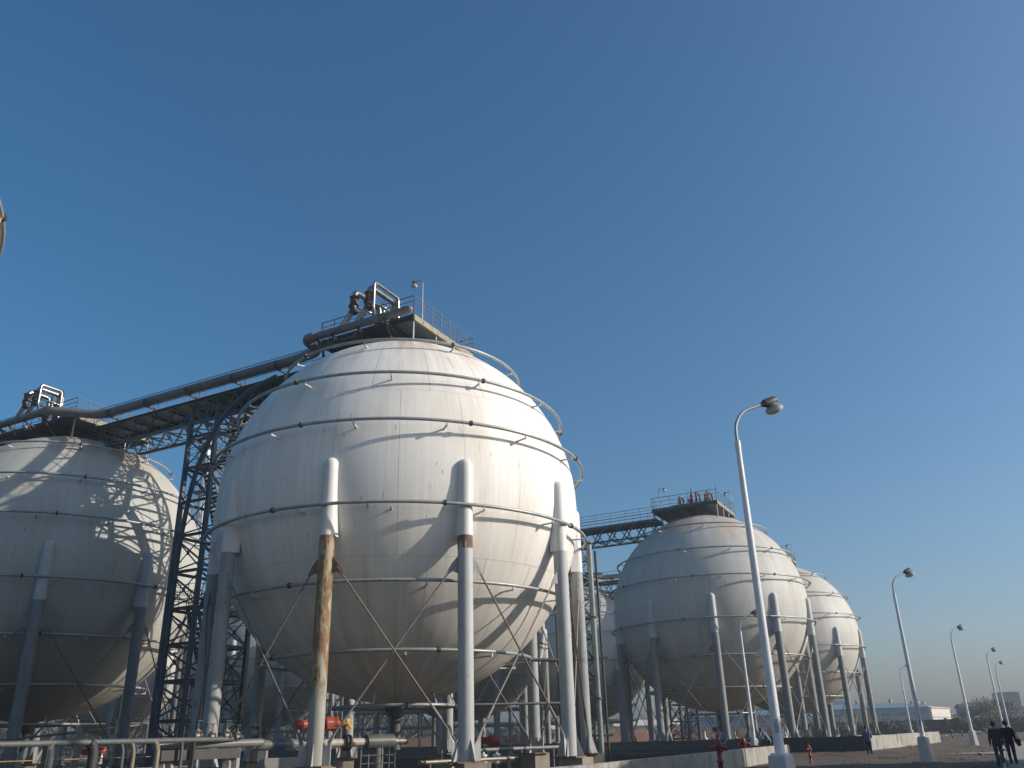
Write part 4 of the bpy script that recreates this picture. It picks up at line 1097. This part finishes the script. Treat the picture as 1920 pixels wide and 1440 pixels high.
manifold(20.0,72.0,.32,'cluster of pale valves by the right dull grey legs',False,7,1.1)
manifold(28.0,93.0,.32,'distant cluster of valves under the tank nearest the road',True,8,.3)
manifold(-5.0,80.0,.32,'distant pale valves straight behind the largest tank',True,9,.2)
manifold(-26.0,92.0,.32,'distant valves behind the stair tower',True,11,.2)
manifold(7.0,104.0,.32,'distant valves under the shaded light-striped tank',False,12,.2)
# silver upright pipes under the left tank
for i,(x,y,h) in enumerate(((-20.9,42.6,2.7),(-18.7,41.5,2.9))):
    mb=MB(); mb.cyl((x,y,.05),(x+.12,y,h),.16 if i==0 else .09,n=12); mb.cyl((x+.1,y,h-.15),(x+.12,y,h),.24 if i==0 else .14,n=12)
    tag(mb.build('upright_pipe',CLAD),['fat silver upright pipe under the lattice-shadowed tank','slim silver upright pipe under the lattice-shadowed tank'][i],'pipe')
pipe_run('low_pipe',[(-19.5,23,1.05),(-10.5,29.5,1.05)],.035,BRASS,'thin cream rail pipe low behind the drop pipes',posts=[(-18,24.1,1.05),(-13,27.7,1.05)])
pipe_run('low_pipe',[(-20,27,1.35),(-12,33,1.35)],.02,YSTAIR,'thin yellowish rail pipe low behind the long slim pipe',posts=[(-18,28.5,1.35),(-13.6,31.8,1.35)])
pipe_run('low_pipe',[tuple(T(TANK['B'],-9,-9,1.9)),tuple(T(TANK['B'],-4,5,2.9)),tuple(T(TANK['B'],-1.5,1,2.9))],.05,PIPE,'thin feed pipe to the bottom ring of the lattice-shadowed tank')

# ------------------------------------------------------------------ pipe rack and column beyond the tanks
def rack(x,y,rot,nb,label,z0=0,h=9):
    e=empty('pipe_rack',(x,y,z0),label,'pipe rack'); M=Matrix.Translation((x,y,z0))@Matrix.Rotation(rot,4,'Z')
    for i in range(nb+1):
        for j in (0,1):
            strut('column',M@Vector((i*5,j*4,0)),M@Vector((i*5,j*4,h)),.28,STEEL_D,e,'ibeam',.28)
        for z in (3.2,5.6,8): strut('rack_beam',M@Vector((i*5,0,z)),M@Vector((i*5,4,z)),.2,STEEL_D,e,'ibeam',.28)
        if i<nb:
            for z in (3.4,5.8,8.2):
                for j in (0,1): strut('rack_girder',M@Vector((i*5,j*4,z)),M@Vector((i*5+5,j*4,z)),.18,STEEL_D,e,'ibeam',.25)
            if i%2==0:
                for j in (0,1):
                    strut('rack_brace',M@Vector((i*5,j*4,0)),M@Vector((i*5+5,j*4,3.4)),.12,STEEL_D,e,'angle')
                    strut('rack_brace',M@Vector((i*5+5,j*4,0)),M@Vector((i*5,j*4,3.4)),.12,STEEL_D,e,'angle')
    for j,z,r in ((.6,3.7,.22),(1.4,3.65,.16),(2.3,3.75,.25),(3.3,3.65,.16),(.8,6.1,.2),(2.0,6.05,.15),(3.1,6.15,.22)):
        strut('rack_pipe',M@Vector((-1,j,z)),M@Vector((nb*5+1,j,z)),r,GALV if r<.2 else CLAD,e,n=10)
    railing(e,[M@Vector((0,0,8.4)),M@Vector((nb*5,0,8.4))],1.05,3,1.6)
rack(-62,150,-.02,16,'dark steel pipe rack crossing low behind all the tanks')
e=empty('process_column',(-46.2,120,0),'tall silver process column with a blue caged ladder behind the stair tower','column')
mb=MB(); mb.lathe((-46.2,120,0),[(.62,0),(.62,14),(.55,14.5),(.55,44),(.5,45),(.2,45.6),(0,45.8)],20); mb.build('shell',COLUMN,e)
for z in (12,20,28,36,43):
    mb=MB(); mb.lathe((-46.2,120,z),[(.55,0),(1.35,0),(1.35,.12),(.55,.12)],18); pf=mb.build('gallery',STEEL_D,e)
    mb=MB(); mb.tube([(-46.2+1.32*math.cos(2*PI*i/20),120+1.32*math.sin(2*PI*i/20),z+1.1) for i in range(20)],.035,5,closed=True)
    for i in range(10): a=2*PI*i/10; mb.cyl((-46.2+1.32*math.cos(a),120+1.32*math.sin(a),z+.1),(-46.2+1.32*math.cos(a),120+1.32*math.sin(a),z+1.1),.03,n=5)
    mb.build('gallery_rail',RAIL,pf)
lx,ly=-46.95,119.2
mb=MB()
for dx in (-.2,.2): mb.cyl((lx+dx,ly,1),(lx+dx,ly,44),.045,n=5)
for i in range(120): mb.cyl((lx-.2,ly,1.3+i*.355),(lx+.2,ly,1.3+i*.355),.02,n=4)
ld=mb.build('ladder',LADDERB,e)
mb=MB()
for i in range(42): mb.tube(arc_pts((lx,ly,3+i*.97),(1,0,0),(0,-1,0),.4,0,PI,8),.03,5)
for a in (.5,1.57,2.6): mb.cyl((lx+.4*math.cos(a),ly-.4*math.sin(a),3),(lx+.4*math.cos(a),ly-.4*math.sin(a),43),.03,n=4)
mb.build('ladder_cage',LADDERB,ld)
mb=MB(); mb.cyl((-45.4,119.6,0),(-45.4,119.6,42),.14,n=10); mb.build('vapour_line',CLAD,e)

# ------------------------------------------------------------------ far buildings, fence, trees
def shed(name,corner,dirx,L,W,h,ridge,mt,mtend,label,bands=True,cat='building',roofm=None,win=()):
    c=Vector((*corner,0)); dx=Vector((*dirx,0)).normalized(); dy=Vector((-dx.y,dx.x,0)); e=empty(name,c,label,cat)
    q=lambda a,b,z:c+dx*a+dy*b+ZH*z
    mb=MB(); n_=max(2,int(L/6))
    for i in range(n_):
        a,b=L*i/n_,L*(i+1)/n_
        m2=MB(); m2._add([q(a+.02,0,0),q(b-.02,0,0),q(b-.02,0,h),q(a+.02,0,h),q(a+.02,.15,0),q(b-.02,.15,0),q(b-.02,.15,h),q(a+.02,.15,h)],[(0,1,2,3),(5,4,7,6),(0,4,5,1),(3,2,6,7),(1,5,6,2),(0,3,7,4)]); m2.build('wall_panel',mt,e)
    mb.plate([q(0,.2,0),q(0,.2,h),q(0,W/2,h+ridge),q(0,W,h),q(0,W,0)],.2,dx); mb.build('gable_wall',mtend,e)
    mb=MB(); mb.plate([q(L,.2,0),q(L,.2,h),q(L,W/2,h+ridge),q(L,W,h),q(L,W,0)],.2,dx); mb.build('gable_wall',mtend,e)
    mb=MB(); mb.plate([q(0,W,0),q(L,W,0),q(L,W,h),q(0,W,h)],.2,dy); mb.build('rear_wall',mt,e)
    mb=MB(); mb.plate([q(-.4,-.4,h),q(L+.4,-.4,h),q(L+.4,W/2,h+ridge+.1),q(-.4,W/2,h+ridge+.1)],.15,ZH); mb.plate([q(-.4,W/2,h+ridge+.1),q(L+.4,W/2,h+ridge+.1),q(L+.4,W+.4,h),q(-.4,W+.4,h)],.15,ZH); mb.build('roof',roofm or mt,e)
    if L>20 and ridge>.5:
        for i in range(3):
            mb=MB(); vc=q(L*(.2+.3*i),W/2,h+ridge); mb.cyl(vc,vc+ZH*1.0,.45,n=10); mb.lathe(vc+ZH*1.0,[(.75,0),(.7,.25),(.2,.6),(0,.62)],10); mb.build('roof_vent',GALV,e)
    if bands:
        for z in (h*.58,): strut('girt_band',q(0,-.06,z),q(L,-.06,z),.08,mat('band_light',(.16,.27,.33),(.13,.22,.28),1,.6),e,'box',.22)
    for (a,z,ww,hh) in win:
        mb=MB(); mb.plate([q(a,-.03,z),q(a+ww,-.03,z),q(a+ww,-.03,z+hh),q(a,-.03,z+hh)],.08,dy); wf=mb.build('window',WINDOW,e)
        strut('window_bar',q(a+ww/2,-.08,z),q(a+ww/2,-.08,z+hh),.08,WHITEP,wf,'box',.05)
    return e
shed('warehouse',(98,306),(1,-.12),38,30,7.3,1.6,BLUEW,WHITEW,'long blue sheet warehouse with a pale gable end beyond the pale bund wall',win=tuple((2+i*5.2,4.9,2.4,.8) for i in range(7)))
shed('warehouse',(80,322),(1,-.12),36,24,8.6,2.2,BLUED,BLUED,'darker blue shed with a broad roof behind the last tank legs')
# pale gable wing of the long warehouse, seen obliquely
shed('annex_building',(136.4,301),(.62,.78),24,14,7.0,.9,WHITEW,WHITEW,'pale cream panelled shed wing joined to the long blue warehouse',bands=True)
shed('factory_block',(196,370),(1,-.1),60,24,7.6,.1,BLUED,BLUED,'low wide part of the blue factory block at the road end',bands=False,win=tuple((2+i*6,4.6,2.6,1.0) for i in range(8)))
shed('factory_block',(204,382),(1,-.1),7.2,9,13.6,.1,BLUED,BLUED,'square blue tower block of the factory at the road end',bands=False,win=((5.4,10.2,1.2,1.5),))
shed('gatehouse',(127.8,262),(1,-.1),5,5,6.1,.9,BLUED,BLUED,'small blue lookout house with an overhanging roof above the bushes',bands=False)
shed('site_office',(20,195),(1,.05),14,6,3.2,1.0,WHITEW,WHITEW,'low white office seen between the left dull grey legs',bands=False,win=tuple((1+i*2.2,1.0,1.2,1.2) for i in range(6)))
shed('site_office',(5,205),(1,.05),10,6,3.0,.9,WHITEW,WHITEW,'low white hut seen below the shaded light-striped tank',bands=False,win=tuple((1+i*2.2,1.0,1.2,1.2) for i in range(4)))
shed('warehouse',(45,240),(1,-.05),22,14,5.2,1.2,BLUEW,BLUEW,'blue shed glimpsed between the dull grey legs')
shed('shade_block',(42,13.0),(.02,1),28.0,12,12,.3,CONC,CONC,'unseen block added beside the road to throw shade over the two walking people',bands=False)  # block added out of view to cast shade on the road corner
def long_wall(a,b,h,mt,label,seg=4,cap=True):
    A_=Vector((*a,0));B_=Vector((*b,0)); e=empty('boundary_wall',(A_+B_)/2,label,'wall'); n_=int((B_-A_).length/seg); d=(B_-A_)/n_
    for i in range(n_):
        hh=h+random.uniform(-.06,.06); strut('wall_panel',A_+d*i+ZH*hh/2+d.normalized()*.03,A_+d*(i+1)+ZH*hh/2-d.normalized()*.03,.2,mt,e,'box',hh)
        strut('wall_pier',A_+d*i,A_+d*i+ZH*(hh+.2),.4,mt,e,'box',.4)
long_wall((52,168),(150,152),2.5,FENCE,'dark weathered boundary wall beyond the bare soil')
long_wall((6,160),(48,166),1.9,BRICK,'red-brown brick wall seen low between the dull grey legs',3)
long_wall((-50,140),(2,150),1.9,BRICK,'red-brown brick wall low behind the largest tank',3)

def tree(x,y,h,rad,label,seed,lm=LEAF,n=2600,bare=.0):
    rnd=random.Random(seed); e=empty('tree',(x,y,0),label,'tree','trees and bushes by the boundary wall')
    mb=MB(); base=Vector((x,y,-.1)); top=base+Vector((rnd.uniform(-.3,.3),rnd.uniform(-.3,.3),h*.62)); mb.tube([base,base.lerp(top,.5)+Vector((rnd.uniform(-.2,.2),0,0)),top],[h*.035,h*.026,h*.012],8)
    tips=[]
    for i in range(9):
        a=rnd.uniform(0,2*PI); t=rnd.uniform(.25,.95); p=base.lerp(top,t); q=p+Vector((math.cos(a)*rad*rnd.uniform(.4,.9),math.sin(a)*rad*rnd.uniform(.4,.9),h*rnd.uniform(.12,.34))); mb.tube([p,p.lerp(q,.5)+ZH*.12*h*rnd.random(),q],[h*.014,h*.010,h*.004],6); tips.append(q)
    mb.build('trunk',BARK,e)
    cr=MB()
    for i in range(n):
        c_=rnd.choice(tips); u=Vector((rnd.gauss(0,1),rnd.gauss(0,1),rnd.gauss(0,.8))); u.normalize(); p=c_+u*(rad*.48*rnd.random()**.5); p.z=max(.25,p.z)
        s=rnd.uniform(.11,.24); a=Vector((rnd.gauss(0,1),rnd.gauss(0,1),rnd.gauss(0,1))).normalized(); b=a.orthogonal().normalized(); cr._add([p-a*s,p+b*s*.6,p+a*s,p-b*s*.6],[(0,1,2,3)])
    cr.build('crown',lm,e)
for i,(x,y,h,r,lm,lab) in enumerate(((95,190,6.6,3.4,LEAF,'dark round tree left of the small blue lookout house'),(99.5,193,7.2,3.6,LEAF,'tall dark tree directly in front of the lookout house'),(104,196,6.4,3.4,LEAF2,'dull leafed tree right of the lookout house'),(83,170,3.0,2.4,LEAF2,'low dark bush near the stacked white slats'),(88,172,3.2,2.6,LEAF,'broad dark bush before the lookout house'),(72,168,2.4,2.2,LEAF2,'low brown bush beside the boundary wall'),(100,176,3.0,2.4,LEAF,'dark bush beyond the far street lamp'),(112,186,3.4,3,LEAF2,'dull bush below the blue factory block'),(62,166,2.2,2.0,LEAF2,'thin brown bush below the pale shed wing'))):
    tree(x,y,h,r,lab,20+i,lm)
BUSH=['first from its tank end','second from its tank end','third from its tank end','fourth from its tank end','fifth from its tank end','sixth from its tank end','seventh from its tank end','eighth from its tank end','eighth from its road end','seventh from its road end','sixth from its road end','fifth from its road end','fourth from its road end','third from its road end','second from its road end','last at its road end']
for i in range(16):
    x=56+i*5.6+random.uniform(-1.5,1.5); tree(x,158-i*1.0+random.uniform(-3,-1),random.uniform(2.0,3.3),random.uniform(1.8,2.6),'dull low bush along the dark boundary wall, '+BUSH[i],60+i,LEAF2 if i%3 else LEAF,1500)
# far belt of trees closing the view under the tanks
def belt(x0,x1,y,h,n,label,seed):
    rnd=random.Random(seed); mb=MB()
    for i in range(n):
        x=rnd.uniform(x0,x1); top=h*(.72+.18*math.sin(x*.13)+.14*math.sin(x*.37+1)+.08*math.sin(x*.9)); z=top*rnd.random()**.6
        p=Vector((x,y+rnd.uniform(-6,6),z)); s=rnd.uniform(.25,.6); a=Vector((rnd.gauss(0,1),rnd.gauss(0,1),rnd.gauss(0,1))).normalized(); b=a.orthogonal().normalized(); mb._add([p-a*s,p+b*s*.7,p+a*s,p-b*s*.7],[(0,1,2,3)])
    for i in range(int((x1-x0)/3)):
        x=x0+3*i+rnd.uniform(-1,1); mb.cyl((x,y+rnd.uniform(-4,4),0),(x+rnd.uniform(-.4,.4),y,h*.7),.18,.05,n=5)
    o=mb.build('tree_belt',LEAF,None); tag(o,label,'trees',kind='stuff')
belt(-260,-20,215,12,26000,'far dark belt of trees behind the tank rows',5)
belt(-20,60,260,7.5,6000,'low far belt of trees behind the dull grey legs',6)
# dry grass on the soil
rnd=random.Random(9); mb=MB()
for i in range(5200):
    if i%40==0: c_=(rnd.uniform(10,44),rnd.uniform(38,100))
    x=c_[0]+rnd.gauss(0,.35); y=c_[1]+rnd.gauss(0,.5)
    p=Vector((x,y,0)); s_=(p.x-TANK['A'].x)*VH.x+(p.y-TANK['A'].y)*VH.y
    if s_<-20.5 or s_>-11.2: continue
    z=ground_z(x,y); h_=rnd.uniform(.05,.22); a=rnd.uniform(0,2*PI); d=Vector((math.cos(a),math.sin(a),0))*.012; t=Vector((rnd.gauss(0,.06),rnd.gauss(0,.06),h_))
    q=Vector((x,y,z-.01)); mb._add([q-d,q+d,q+t],[(0,1,2)])
tag(mb.build('dry_grass',DRYG),'tufts of dry grass on the bare soil','grass',kind='stuff')
mb=MB(); rnd=random.Random(12)
for i in range(1500):
    x=rnd.uniform(8,60); y=rnd.uniform(34,120); s_=(x-TANK['A'].x)*VH.x+(y-TANK['A'].y)*VH.y
    if s_<-21 or s_>-10.8: continue
    r=abs(rnd.gauss(0,.035))+.02; z=ground_z(x,y); a=rnd.uniform(0,PI); p=Vector((x,y,z)); ex=Vector((math.cos(a),math.sin(a),0)); ey=Vector((-ex.y,ex.x,0))
    mb._add([p+ex*r,p+ey*r*.7,p-ex*r*.9,p-ey*r*.8,p+ZH*r*.7+ex*r*.1],[(0,1,4),(1,2,4),(2,3,4),(3,0,4)])
tag(mb.build('gravel',RUBBLE),'loose stones scattered over the bare soil','gravel',kind='stuff')
# white stacked slats
e=empty('slat_stack',(80,158,0),'tilted stack of white slats against the dark bushes','slats')
for i in range(5): mb=MB(); mb.box((-.75,-.35,0),(.75,.35,.22),Matrix.Translation((79.8+.18*i,158,.55+.52*(4-i)))@Matrix.Rotation(.12,4,'Y')); mb.build('slat',WHITEP,e)
for s in (-.5,.5): strut('post',(80.2+s,158.5,0),(80.2+s,158.5,3),.06,STEEL_D,e)
# heaps of broken pale stone and plant along the far wall
def rubble(x,y,z0,s,label,seed):
    rnd=random.Random(seed); e=empty('rubble_heap',(x,y,z0),label,'rubble','rubble heaps beyond the pale bund wall')
    for i in range(7):
        mb=MB(); c_=Vector((x+rnd.uniform(-1,1)*s,y+rnd.uniform(-.5,.5)*s,z0+rnd.uniform(.0,.35)*s)); k_=s*rnd.uniform(.22,.5)
        pts=[Vector((rnd.choice((-1,1))*rnd.uniform(.6,1),rnd.choice((-1,1))*rnd.uniform(.6,1),rnd.uniform(-.6,.7)))*k_ for _ in range(9)]
        bm=bmesh.new(); [bm.verts.new(c_+p) for p in pts]; bmesh.ops.convex_hull(bm,input=bm.verts); bm.verts.index_update(); mb._add([v.co.copy() for v in bm.verts],[[v.index for v in f.verts] for f in bm.faces]); bm.free()
        mb.build('stone',RUBBLE if rnd.random()<.6 else FLANGE,e)
for i,(x,y,s,lab) in enumerate(((44,111,.8,'rubble heap at the foot of the slim far street lamp'),(47.5,116,.9,'pale and black rubble heap just past the slim far street lamp'),(51.5,119,1.2,'largest pale rubble heap before the dark boundary wall'),(56,123,1.0,'dark rubble heap behind the pedestal lamp at the road corner'),(60.5,126,.8,'small pale rubble heap past the end of the pale bund wall'),(66,131,1.2,'black and white rubble heap nearest the bushes'))): rubble(x,y,.0,s,lab,40+i)
rubble(26,52,.0,.25,'small scatter of stones on the soil by the road corner',51)
# brown earth mound behind the legs
mb=MB(); vs=[];fs=[]; nx,ny=24,10
for j in range(ny+1):
    for i in range(nx+1):
        u_=i/nx*2-1; v_=j/ny*2-1; h_=max(0,1-u_*u_)*max(0,1-v_*v_)*2.2*(1+.25*math.sin(i*1.7)*math.cos(j*2.1)); vs.append((14+u_*12,135+v_*5,h_-.05))
for j in range(ny):
    for i in range(nx): a=j*(nx+1)+i; fs.append((a,a+1,a+nx+2,a+nx+1))
mb._add(vs,fs,True); tag(mb.build('earth_mound',mat('red_earth',(.22,.12,.075),(.15,.085,.055),1,.95,bump=.5)),'red-brown earth mound low behind the dull grey legs','mound')
# far stub pipe on the soil and narrow ditch edge
mb=MB(); mb.cyl((41,90,.15),(47.5,97,.15),.12,n=10); tag(mb.build('loose_pipe',STEEL_D),'dark loose pipe lying on the soil past the pale bund wall','pipe')

# ------------------------------------------------------------------ people
def person(x,y,z0,face,label,top,trous,pose,h=1.70):
    """one continuous body: tapered bones fused by a voxel remesh; clothes by region"""
    k_=h/1.75; M=Matrix.Translation((x,y,z0))@Matrix.Rotation(face,4,'Z')@Matrix.Scale(k_,4)   # local +y = forward
    lean=pose.get('lean',0); Q=Matrix.Translation((0,0,.95))@Matrix.Rotation(-lean,4,'X')@Matrix.Translation((0,0,-.95))
    bones=[]   # p,q,rp,rq,material index 0 skin 1 top 2 trousers 3 shoes
    def b(p,q,rp,rq,m_,up=False):
        p=Vector(p);q=Vector(q)
        if up: p=Q@p;q=Q@q
        bones.append((p,q,rp,rq,m_))
    hipw=.095
    for s,(kn,an) in ((-1,pose['legl']),(1,pose['legr'])):
        hip=Vector((s*hipw,0,.92)); kn=Vector(kn);an=Vector(an)
        b(hip,kn,.10,.075,2); b(kn,an+ZH*.03,.072,.06,2); b(an-ZH*.02+Vector((0,-.04,0)),an+Vector((s*.03,.15,-.045)),.042,.038,3)
    b((-.07,0,.95),(.07,0,.95),.115,.115,2); b((-.05,0,.93),(-.06,.0,1.2),.125,.13,1,True); b((.05,0,.93),(.06,.0,1.2),.125,.13,1,True); b((-.07,0,1.15),(-.09,-.01,1.36),.13,.125,1,True); b((.07,0,1.15),(.09,-.01,1.36),.13,.125,1,True)
    b((-.13,-.005,1.41),(.13,-.005,1.41),.075,.075,1,True); b((0,-.01,1.42),(0,.01,1.56),.052,.05,0,True)
    hd=Vector((0,.025,1.645)); b(hd+ZH*-.05+Vector((0,.015,0)),hd+ZH*.04,.072,.092,0,True); b(hd+Vector((0,.09,-.02)),hd+Vector((0,.105,-.035)),.012,.014,0,True)
    for s in (-1,1): b(hd+Vector((s*.085,-.01,0)),hd+Vector((s*.095,-.015,-.01)),.022,.02,0,True)
    hands=[]
    for s,(el,wr) in ((-1,pose['arml']),(1,pose['armr'])):
        sh=Q@Vector((s*.18,-.005,1.40)); el=Vector(el);wr=Vector(wr)
        if pose.get('armlean',False): el=Q@el; wr=Q@wr
        bones.append((sh,el,.072,.056,1)); bones.append((el,wr,.056,.042,1))
        d=(wr-el).normalized(); pal=wr+d*.085; bones.append((wr,pal,.028,.034,0)); hands.append(pal)
        sd=d.cross(Vector((1,0,0))); 
        if sd.length<.2: sd=d.cross(Vector((0,1,0)))
        sd.normalize(); cu=d.cross(sd)
        for i,Lf in enumerate((.062,.075,.072,.056)):
            o=pal+sd*((i-1.5)*.021); m1=o+d*Lf*.55+cu*.006; bones.append((o,m1,.010,.009,0)); bones.append((m1,m1+d*Lf*.5-cu*.02*(-1 if s<0 else 1),.009,.008,0))
        o=wr+d*.03+sd*-.032; bones.append((o,o+d*.045-sd*.025,.012,.010,0))
    mb=MB()
    for p,q,rp,rq,m_ in bones:
        dd=q-p; ax=dd.normalized() if dd.length>1e-5 else ZH; L=dd.length
        prof=[(rp*math.sin(a),-rp*math.cos(a)) for a in (.25,.7,1.2)]+[(rp,0),(rq,L)]+[(rq*math.sin(a),L+rq*math.cos(a)) for a in (1.2,.7,.25)]
        mb.lathe(p,prof,12,ax)
    me0=mb.mesh('tmp',SKIN,(0,0,0)); o=bpy.data.objects.new('tmp_body',me0); COL.objects.link(o)
    md=o.modifiers.new('r','REMESH'); md.mode='VOXEL'; md.voxel_size=.0095; md2=o.modifiers.new('s','SMOOTH'); md2.factor=.5; md2.iterations=3
    dg=bpy.context.evaluated_depsgraph_get(); me=bpy.data.meshes.new_from_object(o.evaluated_get(dg)); bpy.data.objects.remove(o)
    me.materials.clear()
    for mt in (SKIN,top,trous,CL_BLACK): me.materials.append(mt)
    cen=[f.center.copy() for f in me.polygons]; idx=[]
    for c_ in cen:
        best=9;bi=0
        for p,q,rp,rq,m_ in bones:
            dd=q-p; L2=dd.length_squared; t=0 if L2<1e-9 else max(0,min(1,(c_-p).dot(dd)/L2)); d_=(c_-p-dd*t).length-(rp+(rq-rp)*t)
            if d_<best: best=d_;bi=m_
        idx.append(bi)
    me.polygons.foreach_set('material_index',idx); me.polygons.foreach_set('use_smooth',[True]*len(idx)); me.update()
    e=empty('person',(x,y,z0),label,'person'); bo=link(bpy.data.objects.new('body',me),M,e)
    hm=MB(); n=14; hc_=Q@(hd+Vector((0,-.012,.028))); prof=[(.104*math.sin(a),.104*math.cos(a)*1.03) for a in [PI*i/11 for i in range(0,8)]]; hm.lathe(hc_,prof,n,(Q.to_3x3()@Vector((0,-.32,.95)))); hmesh=hm.mesh('hair',HAIR,(0,0,0)); link(bpy.data.objects.new('hair',hmesh),M,e)
    return e,M,hands
walk=dict(legl=((-.1,.10,.50),(-.1,.02,.09)),legr=((.1,.03,.50),(.1,-.22,.13)),arml=((-.24,-.08,1.13),(-.26,.02,.89)),armr=((.24,.04,1.13),(.25,.14,.90)))
stand=dict(legl=((-.1,.01,.50),(-.12,-.02,.09)),legr=((.1,.01,.50),(.12,0,.09)),arml=((-.25,.0,1.13),(-.17,.20,1.06)),armr=((.25,-.02,1.13),(.20,.18,1.02)))
person(20.0,38.7,0,-.45,'person in a dark green jacket and jeans walking up the road, arms down',CL_DGREEN,CL_JEAN,walk)
walk2=dict(legl=((-.1,.02,.50),(-.1,-.2,.12)),legr=((.1,.10,.50),(.1,.04,.09)),arml=((-.24,.03,1.13),(-.25,.12,.90)),armr=((.25,-.04,1.14),(.27,.08,.92)))
e,M,hands=person(20.95,39.5,0,-.45,'person in black walking up the road with a shoulder bag',CL_BLACK,CL_NAVY,walk2,1.73)
b_=empty('shoulder_bag',M@Vector((.36,-.02,.75)),'black shoulder bag hanging at the hip of the person in black','bag')
mb=MB(); 
prof=[(-.19,.0),(-.17,-.13),(-.06,-.15),(.06,-.15),(.17,-.13),(.19,0),(.17,.12),(0,.15),(-.17,.12)]
mb._add([M@Vector((.30,y_,.88+z_)) for y_,z_ in prof]+[M@Vector((.44,y_*.92,.88+z_*.92)) for y_,z_ in prof],[tuple(range(8,-1,-1)),tuple(range(9,18))]+[(i,(i+1)%9,9+(i+1)%9,9+i) for i in range(9)]); mb.build('bag_body',CL_BLACK,b_)
mb=MB(); mb.tube([M@Vector(p) for p in ((.36,-.17,.97),(.33,-.14,1.2),(.2,-.12,1.47),(.12,.0,1.50),(.2,.13,1.42),(.34,.13,1.2),(.37,.17,.97))],.016,6); mb.build('strap',CL_BLACK,b_)
person(21.1,55.9,.0,-.1,'person in a blue jacket and dark trousers standing at the bund wall corner',CL_BLUE,CL_NAVY,stand)
bend=dict(lean=.55,legl=((-.1,.06,.50),(-.12,-.02,.09)),legr=((.1,.06,.50),(.12,-.06,.09)),arml=((-.22,.42,1.12),(-.15,.52,.88)),armr=((.22,.40,1.10),(.15,.55,.88)))
person(14.35,53.2,.1,1.35,'person in a light blue jacket bending forward behind the end of the sunlit bund wall',CL_LBLUE,CL_NAVY,bend,1.75)

# ------------------------------------------------------------------ haze
hz=MB(); hz.box((-420,-60,-1.2),(520,560,60)); hm=bpy.data.materials.new('haze_air'); hm.use_nodes=True; n=hm.node_tree; n.nodes.clear()
o_=n.nodes.new('ShaderNodeOutputMaterial'); pv=n.nodes.new('ShaderNodeVolumePrincipled'); pv.inputs['Color'].default_value=(.80,.88,.96,1); pv.inputs['Density'].default_value=HAZE; pv.inputs['Anisotropy'].default_value=.2
n.links.new(pv.outputs[0],o_.inputs['Volume'])
if HAZE>0:
    h=hz.build('haze',hm); tag(h,kind='stuff')
